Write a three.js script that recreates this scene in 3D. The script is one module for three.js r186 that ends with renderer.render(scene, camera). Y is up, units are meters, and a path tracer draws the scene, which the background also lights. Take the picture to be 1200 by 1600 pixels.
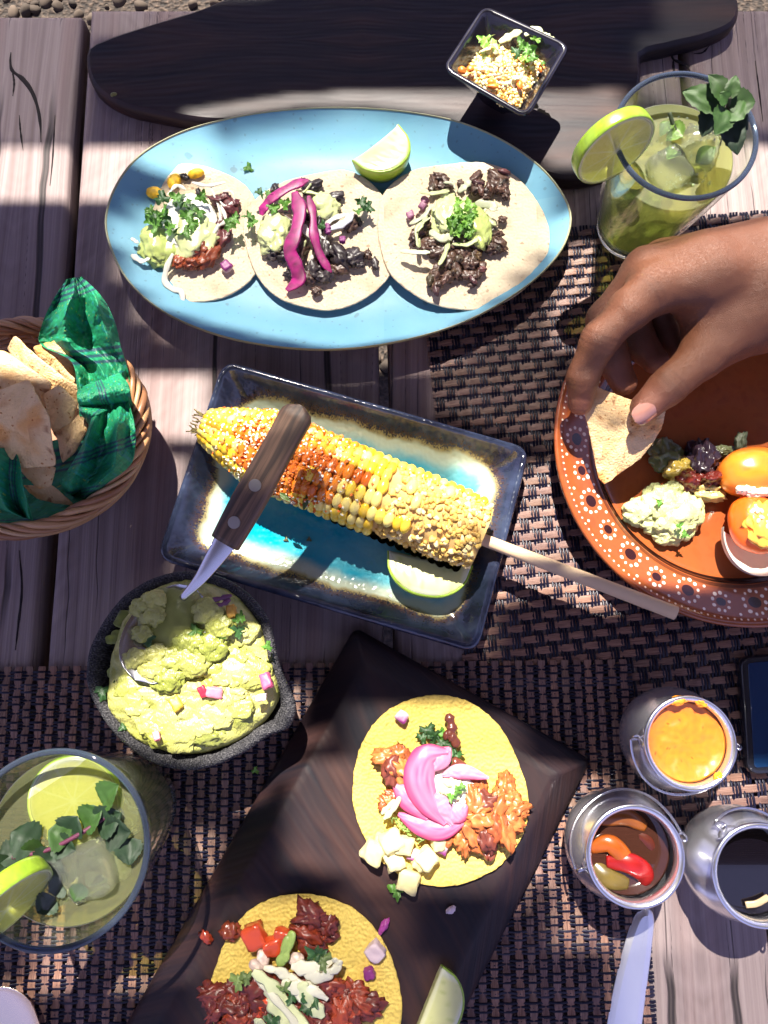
import * as THREE from 'three';
import { ImprovedNoise } from 'three/addons/math/ImprovedNoise.js';
import { mergeGeometries, mergeVertices, toCreasedNormals } from 'three/addons/utils/BufferGeometryUtils.js';

// ---------------------------------------------------------------- camera, sky, sun, exposure
const scene = new THREE.Scene();
const TILT = 11 * Math.PI / 180, FOC = 1200, EYE = 0.53;               // lens measured on the 1200 x 1600 photograph
const camera = new THREE.PerspectiveCamera(2 * Math.atan(800 / FOC) * 180 / Math.PI, 0.75, 0.02, 200);
camera.position.set(0, EYE, 0);
camera.up.set(0, Math.sin(TILT), -Math.cos(TILT));
camera.lookAt(0, EYE - Math.cos(TILT), -Math.sin(TILT));
scene.add(camera);

const SKY = [0.105, 0.11, 0.21], SX = 0.10, SZ = 0.60;                    // shadows fall SX right, SZ towards the viewer per metre of height
{
  const w = 64, h = 32, d = new Float32Array(w * h * 4);
  for (let y = 0; y < h; y++) for (let x = 0; x < w; x++) {
    const e = (y + 0.5) / h * 2 - 1, k = e > 0 ? 1.15 - 0.25 * e : 0.8, i = (y * w + x) * 4;
    d[i] = SKY[0] * k * (1.06 - 0.12 * Math.max(e, 0)); d[i + 1] = SKY[1] * k; d[i + 2] = SKY[2] * k; d[i + 3] = 1;
  }
  const t = new THREE.DataTexture(d, w, h, THREE.RGBAFormat, THREE.FloatType);
  t.mapping = THREE.EquirectangularReflectionMapping; t.magFilter = t.minFilter = THREE.LinearFilter; t.needsUpdate = true;
  scene.background = t; scene.environment = t;
}
const sun = new THREE.DirectionalLight(new THREE.Color().setRGB(1, 0.93, 0.83), 5);
sun.position.set(-SX * 3, 3, -SZ * 3); sun.target.position.set(0, 0, 0);
sun.castShadow = true; sun.shadow.mapSize.set(4096, 4096);
Object.assign(sun.shadow.camera, { left: -0.8, right: 0.8, top: 0.8, bottom: -0.8, near: 0.5, far: 6 });
scene.add(sun, sun.target);
const EXPOSURE = 4.2;

// ---------------------------------------------------------------- helpers
const V = (x, y, z) => new THREE.Vector3(x, y, z);
const rng = s => () => { s |= 0; s = s + 0x6D2B79F5 | 0; let t = Math.imul(s ^ s >>> 15, 1 | s); t = t + Math.imul(t ^ t >>> 7, 61 | t) ^ t; return ((t ^ t >>> 14) >>> 0) / 4294967296; };
let R = rng(11);
const rr = (a, b) => a + (b - a) * R();
const NZ = new ImprovedNoise(), n3 = (x, y, z) => NZ.noise(x, y, z);
const fbm = (x, y, z, o = 4) => { let s = 0, a = 0.5; for (let i = 0; i < o; i++) { s += a * n3(x, y, z); x = x * 2 + 3.1; y = y * 2 + 1.7; z = z * 2 + 5.3; a *= 0.5; } return s; };
const clamp = (x, a = 0, b = 1) => Math.min(b, Math.max(a, x));
const sstep = (a, b, x) => { const t = clamp((x - a) / (b - a)); return t * t * (3 - 2 * t); };
const mix = (a, b, t) => a + (b - a) * t;
const mix3 = (a, b, t) => [mix(a[0], b[0], t), mix(a[1], b[1], t), mix(a[2], b[2], t)];
// the point of the table world at height h that the photograph shows at pixel (px, py)
const at = (px, py, h = 0) => {
  const a = (px - 600) / FOC, b = -(py - 800) / FOC, c = Math.cos(TILT), s = Math.sin(TILT);
  const d = V(a, b * s - c, -b * c - s), t = (h - EYE) / d.y;
  return V(d.x * t, h, d.z * t);
};
const C = (r, g, b) => new THREE.Color().setRGB(r, g, b);
const std = (c, rough = 0.7, o = {}) => new THREE.MeshPhysicalMaterial({ color: Array.isArray(c) ? C(...c) : c, roughness: rough, side: THREE.DoubleSide, ...o });
function tex(w, h, fn, srgb = true, repeat = true) {
  const d = new Uint8Array(w * h * 4);
  for (let y = 0; y < h; y++) for (let x = 0; x < w; x++) {
    const c = fn((x + 0.5) / w, (y + 0.5) / h), i = (y * w + x) * 4;
    for (let k = 0; k < 3; k++) { let v = Array.isArray(c) ? c[k] : c; v = clamp(v); if (srgb) v = v < 0.0031308 ? v * 12.92 : 1.055 * Math.pow(v, 1 / 2.4) - 0.055; d[i + k] = v * 255; }
    d[i + 3] = 255;
  }
  const t = new THREE.DataTexture(d, w, h); if (srgb) t.colorSpace = THREE.SRGBColorSpace;
  t.magFilter = THREE.LinearFilter; t.minFilter = THREE.LinearMipmapLinearFilter; t.generateMipmaps = true;
  if (repeat) t.wrapS = t.wrapT = THREE.RepeatWrapping;
  t.needsUpdate = true; return t;
}
const names = {};
const numbered = n => { const k = names[n] = (names[n] ?? -1) + 1; return k ? `${n}_${String(k).padStart(3, '0')}` : n; };
function tag(o, label, category, group, kind) { Object.assign(o.userData, label && { label }, category && { category }, group && { group }, kind && { kind }); return o; }
function thing(name, label, category, pos = V(0, 0, 0), group) {
  const o = new THREE.Group(); o.name = numbered(name); o.position.copy(pos); scene.add(o); return tag(o, label, category, group);
}
// a mesh whose geometry is given in world axes, put under a thing (or a part) whose base is not at the origin
const IDM = new THREE.Matrix4();
function part(name, geo, mat, parent = scene, local = false) {
  const g = Array.isArray(geo) ? merge(geo) : geo, m = new THREE.Mesh(g, mat);
  if (parent === scene) m.name = numbered(name); else { const n = parent.children.filter(c => c.userData.stem === name).length; m.userData.stem = name; m.name = n ? `${name}_${String(n).padStart(3, '0')}` : name; }
  m.castShadow = m.receiveShadow = true;
  if (!local && parent !== scene) { let p = parent, off = V(0, 0, 0); while (p && p !== scene) { off.add(p.position); p = p.parent; } g.translate(-off.x, -off.y, -off.z); }
  parent.add(m); return m;
}
function merge(list) {
  const keep = ['position', 'normal', 'uv'].concat(list.every(g => g.attributes.color) ? ['color'] : []), anyFlat = list.some(g => !g.index);
  return mergeGeometries(list.map(g => { const c = anyFlat && g.index ? g.toNonIndexed() : g; for (const k of Object.keys(c.attributes)) if (!keep.includes(k)) c.deleteAttribute(k); return c; }), false);
}
function build(pos, idx, uv) {
  const g = new THREE.BufferGeometry(); g.setAttribute('position', new THREE.Float32BufferAttribute(pos, 3));
  if (!uv) { uv = []; for (let i = 0; i < pos.length; i += 3) uv.push(pos[i], -pos[i + 2]); }
  g.setAttribute('uv', new THREE.Float32BufferAttribute(uv, 2)); g.setIndex(idx); g.computeVertexNormals(); return g;
}
// closed rings of points joined into a skin; caps close its ends
function loft(rings, capA = true, capB = true, flip = false, uvf) {
  const n = rings[0].length, pos = [], idx = [];
  for (const r of rings) for (const p of r) pos.push(p[0], p[1], p[2]);
  const q = (a, b, c) => flip ? idx.push(a, c, b) : idx.push(a, b, c);
  for (let i = 0; i + 1 < rings.length; i++) for (let j = 0; j < n; j++) { const k = (j + 1) % n, a = i * n + j, b = i * n + k, c = a + n, d = b + n; q(a, c, b); q(b, c, d); }
  const cap = (r, s, rev) => { let c = [0, 0, 0]; for (const p of r) for (let k = 0; k < 3; k++) c[k] += p[k] / n; const m = pos.length / 3; pos.push(...c); if (n > 30) { s = m + 1; for (const p of r) pos.push(p[0], p[1], p[2]); } for (let j = 0; j < n; j++) rev ? q(m, s + (j + 1) % n, s + j) : q(m, s + j, s + (j + 1) % n); };
  if (capA) cap(rings[0], 0, false); if (capB) cap(rings[rings.length - 1], (rings.length - 1) * n, true);
  let uv; if (uvf) { uv = []; for (let i = 0; i < pos.length; i += 3) uv.push(...uvf(pos[i], pos[i + 1], pos[i + 2])); }
  return build(pos, idx, uv);
}
const spline = (pts, n, closed = true, tension) => { const c = new THREE.CatmullRomCurve3(pts.map(p => p.isVector3 ? p : V(p[0], 0, p[1])), closed, tension === undefined ? 'centripetal' : 'catmullrom', tension); const o = c.getSpacedPoints(n); if (closed) o.pop(); return o; };
const outline = (px, h, n = 96) => spline(px.map(p => at(p[0], p[1], h)), n);
// an outline turned into a body: profile rows are [inset in metres, height]
function slab(out, profile, uvf) {
  const n = out.length; let area = 0; for (let i = 0; i < n; i++) { const a = out[i], b = out[(i + 1) % n]; area += a.x * b.z - b.x * a.z; }
  const s = area > 0 ? 1 : -1, nor = out.map((p, i) => { const a = out[(i + n - 1) % n], b = out[(i + 1) % n], l = Math.hypot(b.x - a.x, b.z - a.z) || 1; return [-(b.z - a.z) / l * s, (b.x - a.x) / l * s]; });
  return loft(profile.map(([d, y]) => out.map((p, i) => [p.x + nor[i][0] * d, typeof y === 'function' ? y(p.x, p.z) : y, p.z + nor[i][1] * d])), true, true, s < 0, uvf);
}
// rings of a convex polygon with rounded corners, inset by d
const roundPoly = (c, r, k, d) => {
  const n = c.length, out = []; let area = 0; for (let i = 0; i < n; i++) { const a = c[i], b = c[(i + 1) % n]; area += a.x * b.z - b.x * a.z; }
  const s = area > 0 ? 1 : -1, edge = i => { const a = c[i % n], b = c[(i + 1) % n], l = Math.hypot(b.x - a.x, b.z - a.z), u = [(b.x - a.x) / l, (b.z - a.z) / l]; return [a.x - u[1] * s * d, a.z + u[0] * s * d, u[0], u[1]]; };
  for (let i = 0; i < n; i++) {
    const p = edge(i + n - 1), q = edge(i), det = p[2] * q[3] - p[3] * q[2], t = ((q[0] - p[0]) * q[3] - (q[1] - p[1]) * q[2]) / det, X = p[0] + p[2] * t, Z = p[1] + p[3] * t, rad = Math.max(r - d, r * 0.35);
    const cos = -(p[2] * q[2] + p[3] * q[3]), L = rad / Math.tan(Math.acos(clamp(cos, -1, 1)) / 2), A = [X - p[2] * L, Z - p[3] * L], B = [X + q[2] * L, Z + q[3] * L];
    for (let j = 0; j <= k; j++) { const u = j / k, v = 1 - u; out.push([A[0] * v * v + 2 * X * u * v + B[0] * u * u, A[1] * v * v + 2 * Z * u * v + B[1] * u * u]); }
  }
  return [out, s];
};
const block = (c, r, k, profile, uvf) => { const s = roundPoly(c, r, k, 0)[1]; return loft(profile.map(([d, y, q]) => roundPoly(c, q ?? r, k, d)[0].map(p => [p[0], y, p[1]])), true, true, s < 0, uvf); };
// the same with rows [scale about the middle, height]
function dish(out, profile, uvf, wob, capB = true) {
  const c = V(0, 0, 0); out.forEach(p => c.addScaledVector(p, 1 / out.length));
  return loft(profile.map(([k, y]) => out.map(p => { const x = c.x + (p.x - c.x) * k, z = c.z + (p.z - c.z) * k; return [x, y + (wob ? wob(x, z, k) : 0), z]; })), true, capB, false, uvf);
}
const circ = (c, r, n = 64, rz = r, rot = 0) => Array.from({ length: n }, (_, i) => { const a = -i / n * Math.PI * 2, x = Math.cos(a) * r, z = Math.sin(a) * rz; return V(c.x + x * Math.cos(rot) - z * Math.sin(rot), 0, c.z + x * Math.sin(rot) + z * Math.cos(rot)); });
// a swept strand: r is a radius, [across, up] or a function of t giving either
function tube(pts, r, n = 20, seg = 8, up = V(0, 1, 0), closed = false, straight = false) {
  const cv = new THREE.CatmullRomCurve3(pts, closed, 'centripetal'), rings = [], m = straight ? pts.length - 1 : n;
  for (let i = 0; i <= m; i++) {
    if (closed && i === m) break;
    const t = i / m, p = straight ? pts[i] : cv.getPoint(t), T = straight ? pts[Math.min(i + 1, m)].clone().sub(pts[Math.max(i - 1, 0)]).normalize() : cv.getTangent(t);
    const u = Math.abs(T.dot(up)) > 0.97 ? V(1, 0, 0.3) : up, S = T.clone().cross(u).normalize(), B = S.clone().cross(T).normalize();
    let q = typeof r === 'function' ? r(t) : r; if (!Array.isArray(q)) q = [q, q];
    rings.push(Array.from({ length: seg }, (_, j) => { const a = j / seg * Math.PI * 2, x = Math.cos(a) * q[0], y = Math.sin(a) * q[1]; return [p.x + S.x * x + B.x * y, p.y + S.y * x + B.y * y, p.z + S.z * x + B.z * y]; }));
  }
  if (closed) rings.push(rings[0]);
  return loft(rings, !closed, !closed, true);
}
// a cloth-like sheet fn(u, v) -> [x, y, z] given a thickness
function sheet(nu, nv, fn, th = 0.001) {
  const rings = [];
  for (let i = 0; i <= nu; i++) { const a = [], b = []; for (let j = 0; j <= nv; j++) { const p = fn(i / nu, j / nv); a.push(p); b.unshift([p[0], p[1] - th, p[2]]); } rings.push(a.concat(b)); }
  const n = rings[0].length, g = loft(rings, false, false, false), idx = Array.from(g.index.array);
  for (const i of [0, nu]) for (let j = 0; j < nv; j++) { const a = i * n + j, b = a + 1, c = i * n + n - 1 - j, d = c - 1; i ? idx.push(a, b, c, b, d, c) : idx.push(a, c, b, b, c, d); }
  g.setIndex(idx); g.computeVertexNormals(); return g;
}
function lump(c, r, { amp = 0.25, f = 1.6, det = 4, seed = R() * 99, rot = true, ridged = 0 } = {}) {
  let g = new THREE.IcosahedronGeometry(1, det); g.deleteAttribute('uv'); g.deleteAttribute('normal'); g = mergeVertices(g, 1e-5);
  const p = g.attributes.position, rad = Array.isArray(r) ? r : [r, r, r];
  for (let i = 0; i < p.count; i++) {
    const x = p.getX(i), y = p.getY(i), z = p.getZ(i); let k = 1 + amp * 2 * fbm(x * f + seed, y * f + seed * 2, z * f - seed, 3);
    if (ridged) k += ridged * (0.5 - Math.abs(n3(x * f * 2.2 + seed, y * f * 2.2, z * f * 2.2)));
    p.setXYZ(i, x * k * rad[0], y * k * rad[1], z * k * rad[2]);
  }
  if (rot) g.rotateY(typeof rot === 'number' ? rot : rr(0, 6.28));
  g.translate(c.x, c.y, c.z);
  const uv = []; for (let i = 0; i < p.count; i++) uv.push(p.getX(i), -p.getZ(i)); g.setAttribute('uv', new THREE.Float32BufferAttribute(uv, 2));
  g.computeVertexNormals(); return g;
}
function paint(g, c, jit = 0.12, fn) {
  const p = g.attributes.position, a = new Float32Array(p.count * 3), k = 1 + jit * (R() * 2 - 1);
  for (let i = 0; i < p.count; i++) { const q = fn ? fn(p.getX(i), p.getY(i), p.getZ(i), c) : c; a[i * 3] = q[0] * k; a[i * 3 + 1] = q[1] * k; a[i * 3 + 2] = q[2] * k; }
  g.setAttribute('color', new THREE.BufferAttribute(a, 3)); return g;
}
const put = (g, p, yaw = 0, pitch = 0, roll = 0, s = 1) => { g.applyMatrix4(new THREE.Matrix4().compose(p, new THREE.Quaternion().setFromEuler(new THREE.Euler(pitch, yaw, roll, 'YXZ')), V(s, s, s))); return g; };
// pointed leaf along +z with a folded midrib and fine teeth
function mintLeaf(len, wid, curl = 0.4, fold = 0.35, seed = 0) {
  const pos = [], idx = [], nu = 18, nv = 8;
  for (let i = 0; i <= nu; i++) for (let j = 0; j <= nv; j++) {
    const u = i / nu, v = j / nv * 2 - 1, w = wid * 0.5 * Math.pow(Math.sin(Math.PI * Math.pow(u, 0.72)), 0.8) * (1 + 0.07 * Math.sin(u * 40) * Math.abs(v));
    const a = curl * u, vein = 0.035 * len * Math.abs(Math.sin((u * 7 - Math.abs(v) * 1.3) * Math.PI)) * Math.abs(v) * (1 - u);
    pos.push(v * w, Math.abs(v) * w * fold - vein * 0.5 - len * (1 - Math.cos(a)) * 0.6 + n3(u * 3 + seed, v * 2, seed) * len * 0.06, len * (a > 0.01 ? Math.sin(a) / a : 1) * u);
  }
  for (let i = 0; i < nu; i++) for (let j = 0; j < nv; j++) { const a = i * (nv + 1) + j, b = a + 1, c = a + nv + 1, d = c + 1; idx.push(a, c, b, b, c, d); }
  return build(pos, idx);
}
// flat leaf with notched lobes
function lobedLeaf(size, seed = 0) {
  const pos = [0, 0, 0], idx = [], n = 40, rings = 3;
  for (let k = 1; k <= rings; k++) for (let i = 0; i < n; i++) {
    const a = i / n * Math.PI * 2, lob = 0.66 + 0.24 * Math.cos(3 * a) + 0.13 * Math.cos(9 * a + seed), q = k / rings, r = size * 0.5 * q * (1 + (lob - 1) * q);
    pos.push(Math.sin(a) * r, n3(Math.sin(a) * q * 1.6 + seed, Math.cos(a) * q * 1.6, seed * 0.7) * size * 0.34 * q, Math.cos(a) * r);
  }
  for (let i = 0; i < n; i++) { const j = (i + 1) % n; idx.push(0, 1 + i, 1 + j); for (let k = 1; k < rings; k++) { const a = 1 + (k - 1) * n + i, b = 1 + (k - 1) * n + j; idx.push(a, a + n, b, b, a + n, b + n); } }
  return build(pos, idx);
}
// a field turned into a skin (surface nets); fn is below zero inside
function skin(fn, lo, hi, cell) {
  const n = [0, 1, 2].map(k => Math.ceil((hi[k] - lo[k]) / cell) + 1), [nx, ny, nz] = n, f = new Float32Array(nx * ny * nz), id = (x, y, z) => (z * ny + y) * nx + x;
  for (let z = 0; z < nz; z++) for (let y = 0; y < ny; y++) for (let x = 0; x < nx; x++) f[id(x, y, z)] = fn(lo[0] + x * cell, lo[1] + y * cell, lo[2] + z * cell);
  const vi = new Int32Array(nx * ny * nz).fill(-1), pos = [], idx = [];
  for (let z = 0; z + 1 < nz; z++) for (let y = 0; y + 1 < ny; y++) for (let x = 0; x + 1 < nx; x++) {
    let c = 0, px = 0, py = 0, pz = 0, ins = 0; const v = [];
    for (let k = 0; k < 8; k++) { const q = f[id(x + (k & 1), y + (k >> 1 & 1), z + (k >> 2))]; v.push(q); if (q < 0) ins++; }
    if (ins === 0 || ins === 8) continue;
    for (let a = 0; a < 8; a++) for (const b of [1, 2, 4]) if (!(a & b)) { const q = v[a], r = v[a | b]; if ((q < 0) !== (r < 0)) { const t = q / (q - r); px += (a & 1) + (b === 1 ? t : 0); py += (a >> 1 & 1) + (b === 2 ? t : 0); pz += (a >> 2) + (b === 4 ? t : 0); c++; } }
    vi[id(x, y, z)] = pos.length / 3; pos.push(lo[0] + (x + px / c) * cell, lo[1] + (y + py / c) * cell, lo[2] + (z + pz / c) * cell);
  }
  const quad = (a, b, c, d, fl) => { if (a < 0 || b < 0 || c < 0 || d < 0) return; fl ? idx.push(a, b, c, a, c, d) : idx.push(a, c, b, a, d, c); };
  for (let z = 1; z + 1 < nz; z++) for (let y = 1; y + 1 < ny; y++) for (let x = 1; x + 1 < nx; x++) {
    const q = f[id(x, y, z)] < 0;
    if (q !== f[id(x + 1, y, z)] < 0) quad(vi[id(x, y - 1, z - 1)], vi[id(x, y, z - 1)], vi[id(x, y, z)], vi[id(x, y - 1, z)], q);
    if (q !== f[id(x, y + 1, z)] < 0) quad(vi[id(x - 1, y, z - 1)], vi[id(x - 1, y, z)], vi[id(x, y, z)], vi[id(x, y, z - 1)], q);
    if (q !== f[id(x, y, z + 1)] < 0) quad(vi[id(x - 1, y - 1, z)], vi[id(x, y - 1, z)], vi[id(x, y, z)], vi[id(x - 1, y, z)], q);
  }
  return build(pos, idx);
}

// ---------------------------------------------------------------- shared materials
const food = std([1, 1, 1], 0.6, { vertexColors: true });
const wet = std([1, 1, 1], 0.28, { vertexColors: true, clearcoat: 0.35, clearcoatRoughness: 0.25 });
const leafy = std([1, 1, 1], 0.5, { vertexColors: true, transmission: 0.25, thickness: 0 });
const meaty = std([1, 1, 1], 0.42, { vertexColors: true, clearcoat: 0.12, clearcoatRoughness: 0.3 });
const crunchy = std([1, 1, 1], 0.45, { vertexColors: true, transmission: 0.3, thickness: 0 });
const COL = {
  cil: [0.10, 0.26, 0.03], cilD: [0.035, 0.11, 0.025], cilB: [0.2, 0.42, 0.05], cab: [0.62, 0.68, 0.34], white: [0.8, 0.78, 0.68], avo: [0.42, 0.5, 0.15], avoP: [0.6, 0.66, 0.3],
  char: [0.035, 0.025, 0.025], beef: [0.085, 0.045, 0.03], pork: [0.42, 0.12, 0.03], porkD: [0.13, 0.03, 0.018], red: [0.13, 0.02, 0.012], mag: [0.36, 0.015, 0.16], pink: [0.72, 0.13, 0.32], purple: [0.3, 0.04, 0.22],
  onion: [0.75, 0.6, 0.64], yolk: [0.95, 0.55, 0.02], tomato: [0.6, 0.07, 0.02], orange: [0.85, 0.2, 0.02], pine: [0.82, 0.72, 0.33], lime: [0.28, 0.44, 0.03], limeIn: [0.74, 0.74, 0.3], pith: [0.78, 0.8, 0.55],
};

// ---------------------------------------------------------------- ground
{
  const gt = tex(512, 512, (u, v) => { const a = n3(u * 60, v * 60, 1), b = n3(u * 140, v * 140, 7), k = clamp(0.5 + 0.6 * a + 0.35 * b); return mix3([0.012, 0.009, 0.007], [0.10, 0.07, 0.05], k * k); });
  const gb = tex(512, 512, (u, v) => 0.5 + 0.45 * n3(u * 60, v * 60, 1) + 0.2 * n3(u * 140, v * 140, 7), false);
  for (const t of [gt, gb]) t.repeat.set(1.6, 1.6);
  const g = new THREE.PlaneGeometry(60, 60); g.rotateX(-Math.PI / 2); const uv = g.attributes.uv; for (let i = 0; i < uv.count; i++) uv.setXY(i, uv.getX(i) * 60, uv.getY(i) * 60);
  tag(part('ground', g, std([1, 1, 1], 0.95, { map: gt, bumpMap: gb, bumpScale: 0.012 })), null, null, null, 'structure').position.y = -0.75;
  const st = new THREE.InstancedMesh(lump(V(0, 0, 0), [1, 0.7, 0.9], { det: 1, amp: 0.3, seed: 3, rot: false }), std([1, 1, 1], 0.9), 5200), M = new THREE.Matrix4(), q = new THREE.Quaternion();
  R = rng(5);
  for (let i = 0; i < 5200; i++) { const s = rr(0.005, 0.016); q.setFromEuler(new THREE.Euler(rr(0, 6), rr(0, 6), rr(0, 6))); st.setMatrixAt(i, M.compose(V(rr(-1.6, 1.6), -0.748, rr(-2.4, -0.5)), q, V(s, s, s))); const c = rr(0.3, 1); st.setColorAt(i, C(0.09 * c, 0.065 * c, 0.045 * c)); }
  st.name = 'gravel'; scene.add(st); tag(st, 'brown gravel on the ground beyond the table end', 'gravel', null, 'stuff'); st.castShadow = st.receiveShadow = true;
}

// ---------------------------------------------------------------- wooden table
{
  const grain = (u, v) => {
    const w = u + 0.02 * n3(u * 3, v * 4, 2), s = fbm(w * 46, v * 2.4, 1, 4), f = n3(w * 210, v * 9, 4), knot = fbm(w * 7, v * 1.7, 9, 3);
    let crack = 0; for (const [m, sd] of [[13, 31], [21, 77], [34, 15]]) { const q = Math.abs(n3(w * m + sd + 0.3 * n3(v * 9, sd, 1) + 0.08 * n3(v * 40, sd, 4), sd * 0.37, sd)); crack = Math.max(crack, (1 - sstep(0.0, 0.02 + 0.012 * n3(v * 30, sd, 7), q)) * sstep(0.12, 0.3, n3(w * 6, v * 5.5, sd + 3))); }
    const saw = n3((u * 0.25 + v) * 120, (v - u) * 14, 5) * sstep(-0.1, 0.3, n3(u * 4, v * 3, 8));
    return [s, f, knot, crack, saw];
  };
  const wt = tex(1024, 2048, (u, v) => {
    const [s, f, k, c, h] = grain(u, v); let q = clamp(0.55 + 0.55 * s + 0.16 * f + 0.2 * h);
    let a = mix3([0.105, 0.066, 0.063], [0.35, 0.285, 0.275], q); a = mix3(a, [0.2, 0.1, 0.09], clamp(k * 1.5, 0, 0.6));
    return mix3(a, [0.02, 0.014, 0.014], c);
  });
  const wb = tex(1024, 2048, (u, v) => { const [s, f, k, c, h] = grain(u, v); return 0.62 + 0.2 * s + 0.1 * f + 0.14 * h - 0.55 * c; }, false);
  for (const t of [wt, wb]) { t.wrapS = t.wrapT = THREE.MirroredRepeatWrapping; t.repeat.set(4, 1); }
  const wood = std([1, 1, 1], 0.72, { map: wt, bumpMap: wb, bumpScale: 0.0016 });
  const table = thing('wooden_table', 'weathered grey brown plank table with wide gaps under all the dishes', 'table', V(0, -0.75, 0));
  const a = at(131, 60), b = at(66, 1000), lean = (b.x - a.x) / (b.z - a.z), x0 = a.x - lean * a.z, zTop = at(300, 12).z;
  const rows = [[x0 - 0.27, x0 - 0.0035, at(60, 22).z], [x0 + 0.0035, x0 + 0.232, zTop], [x0 + 0.239, x0 + 0.475, zTop - 0.004], [x0 + 0.4795, x0 + 0.75, zTop]];
  rows.forEach(([l, r, z0], i) => {
    const z1 = 0.62, off = [0.03, 0.27, 0.55, 0.79][i], edge = [[0, -0.04], [0, -0.007], [0.0011, -0.0024], [0.003, -0.0007], [0.006, 0]], sec = edge.slice();
    for (let k = 1; k < 12; k++) sec.push([k / 12, 0, 1]); for (const e of edge.slice().reverse()) sec.push([e[0], e[1], 2]);
    const wob = (x, z) => 0.0012 * n3(z * 9, x * 20, i), nu = 90;
    const g = sheet(nu, sec.length - 1, (u, v) => {
      const s = sec[Math.round(v * (sec.length - 1))], k = u * nu, z = z0 + (k < 4 ? [0, 0.0012, 0.0035, 0.007][k] ?? 0 : mix(0.007, z1 - z0, (k - 3) / (nu - 3))), drop = k < 4 ? [-0.007, -0.0024, -0.0007, 0][Math.round(k)] : 0;
      const x = s[2] === 1 ? mix(l + 0.006, r - 0.006, s[0]) : s[2] === 2 ? r - s[0] : l + s[0];
      return [x + lean * z + wob(x, z), Math.min(s[1], drop), z];
    }, 0.006), q = g.attributes.position, uv = g.attributes.uv;
    for (let k = 0; k < q.count; k++) uv.setXY(k, q.getX(k) + off + (q.getY(k) < -0.003 ? q.getY(k) : 0), q.getZ(k) + off * 1.7);
    part('plank', g, wood, table);
  });
  const cm = std([0.012, 0.008, 0.008], 0.95), crack = (w, ...p) => part('crack', tube(p.map(q => at(q[0], q[1], 0.0002)), u => [w * (0.25 + Math.sin(Math.PI * u)) * (1 + 0.5 * n3(u * 9, w * 9000, 1)), 0.00035], 40, 6), cm, table);
  crack(0.0013, [17, 82], [16, 96], [19, 110], [34, 122], [48, 140], [58, 165], [63, 195], [64, 222]); crack(0.0007, [19, 110], [22, 128], [20, 150]); crack(0.0006, [30, 180], [32, 205], [36, 235]); crack(0.0005, [86, 180], [84, 215], [82, 250], [78, 290]);
  crack(0.0011, [1048, 76], [1052, 92], [1064, 98], [1074, 104], [1080, 116]); crack(0.0008, [1052, 92], [1053, 108], [1056, 122]); crack(0.0006, [1084, 84], [1098, 82], [1108, 72]); crack(0.0007, [30, 860], [34, 920], [28, 980], [24, 1016]); crack(0.0005, [1180, 95], [1186, 140], [1192, 190]);
  const leg = std([0.2, 0.14, 0.12], 0.8);
  for (const x of [-0.42, 0.42]) for (const z of [-0.33, 0.55]) { const g = new THREE.BoxGeometry(0.07, 0.7, 0.07); g.translate(x, -0.4, z); part('leg', g, leg, table); }
  for (const z of [-0.3, 0.5]) { const g = new THREE.BoxGeometry(1.0, 0.06, 0.05); g.translate(0.0, -0.0765, z); part('crossbeam', g, leg, table); }
}

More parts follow.
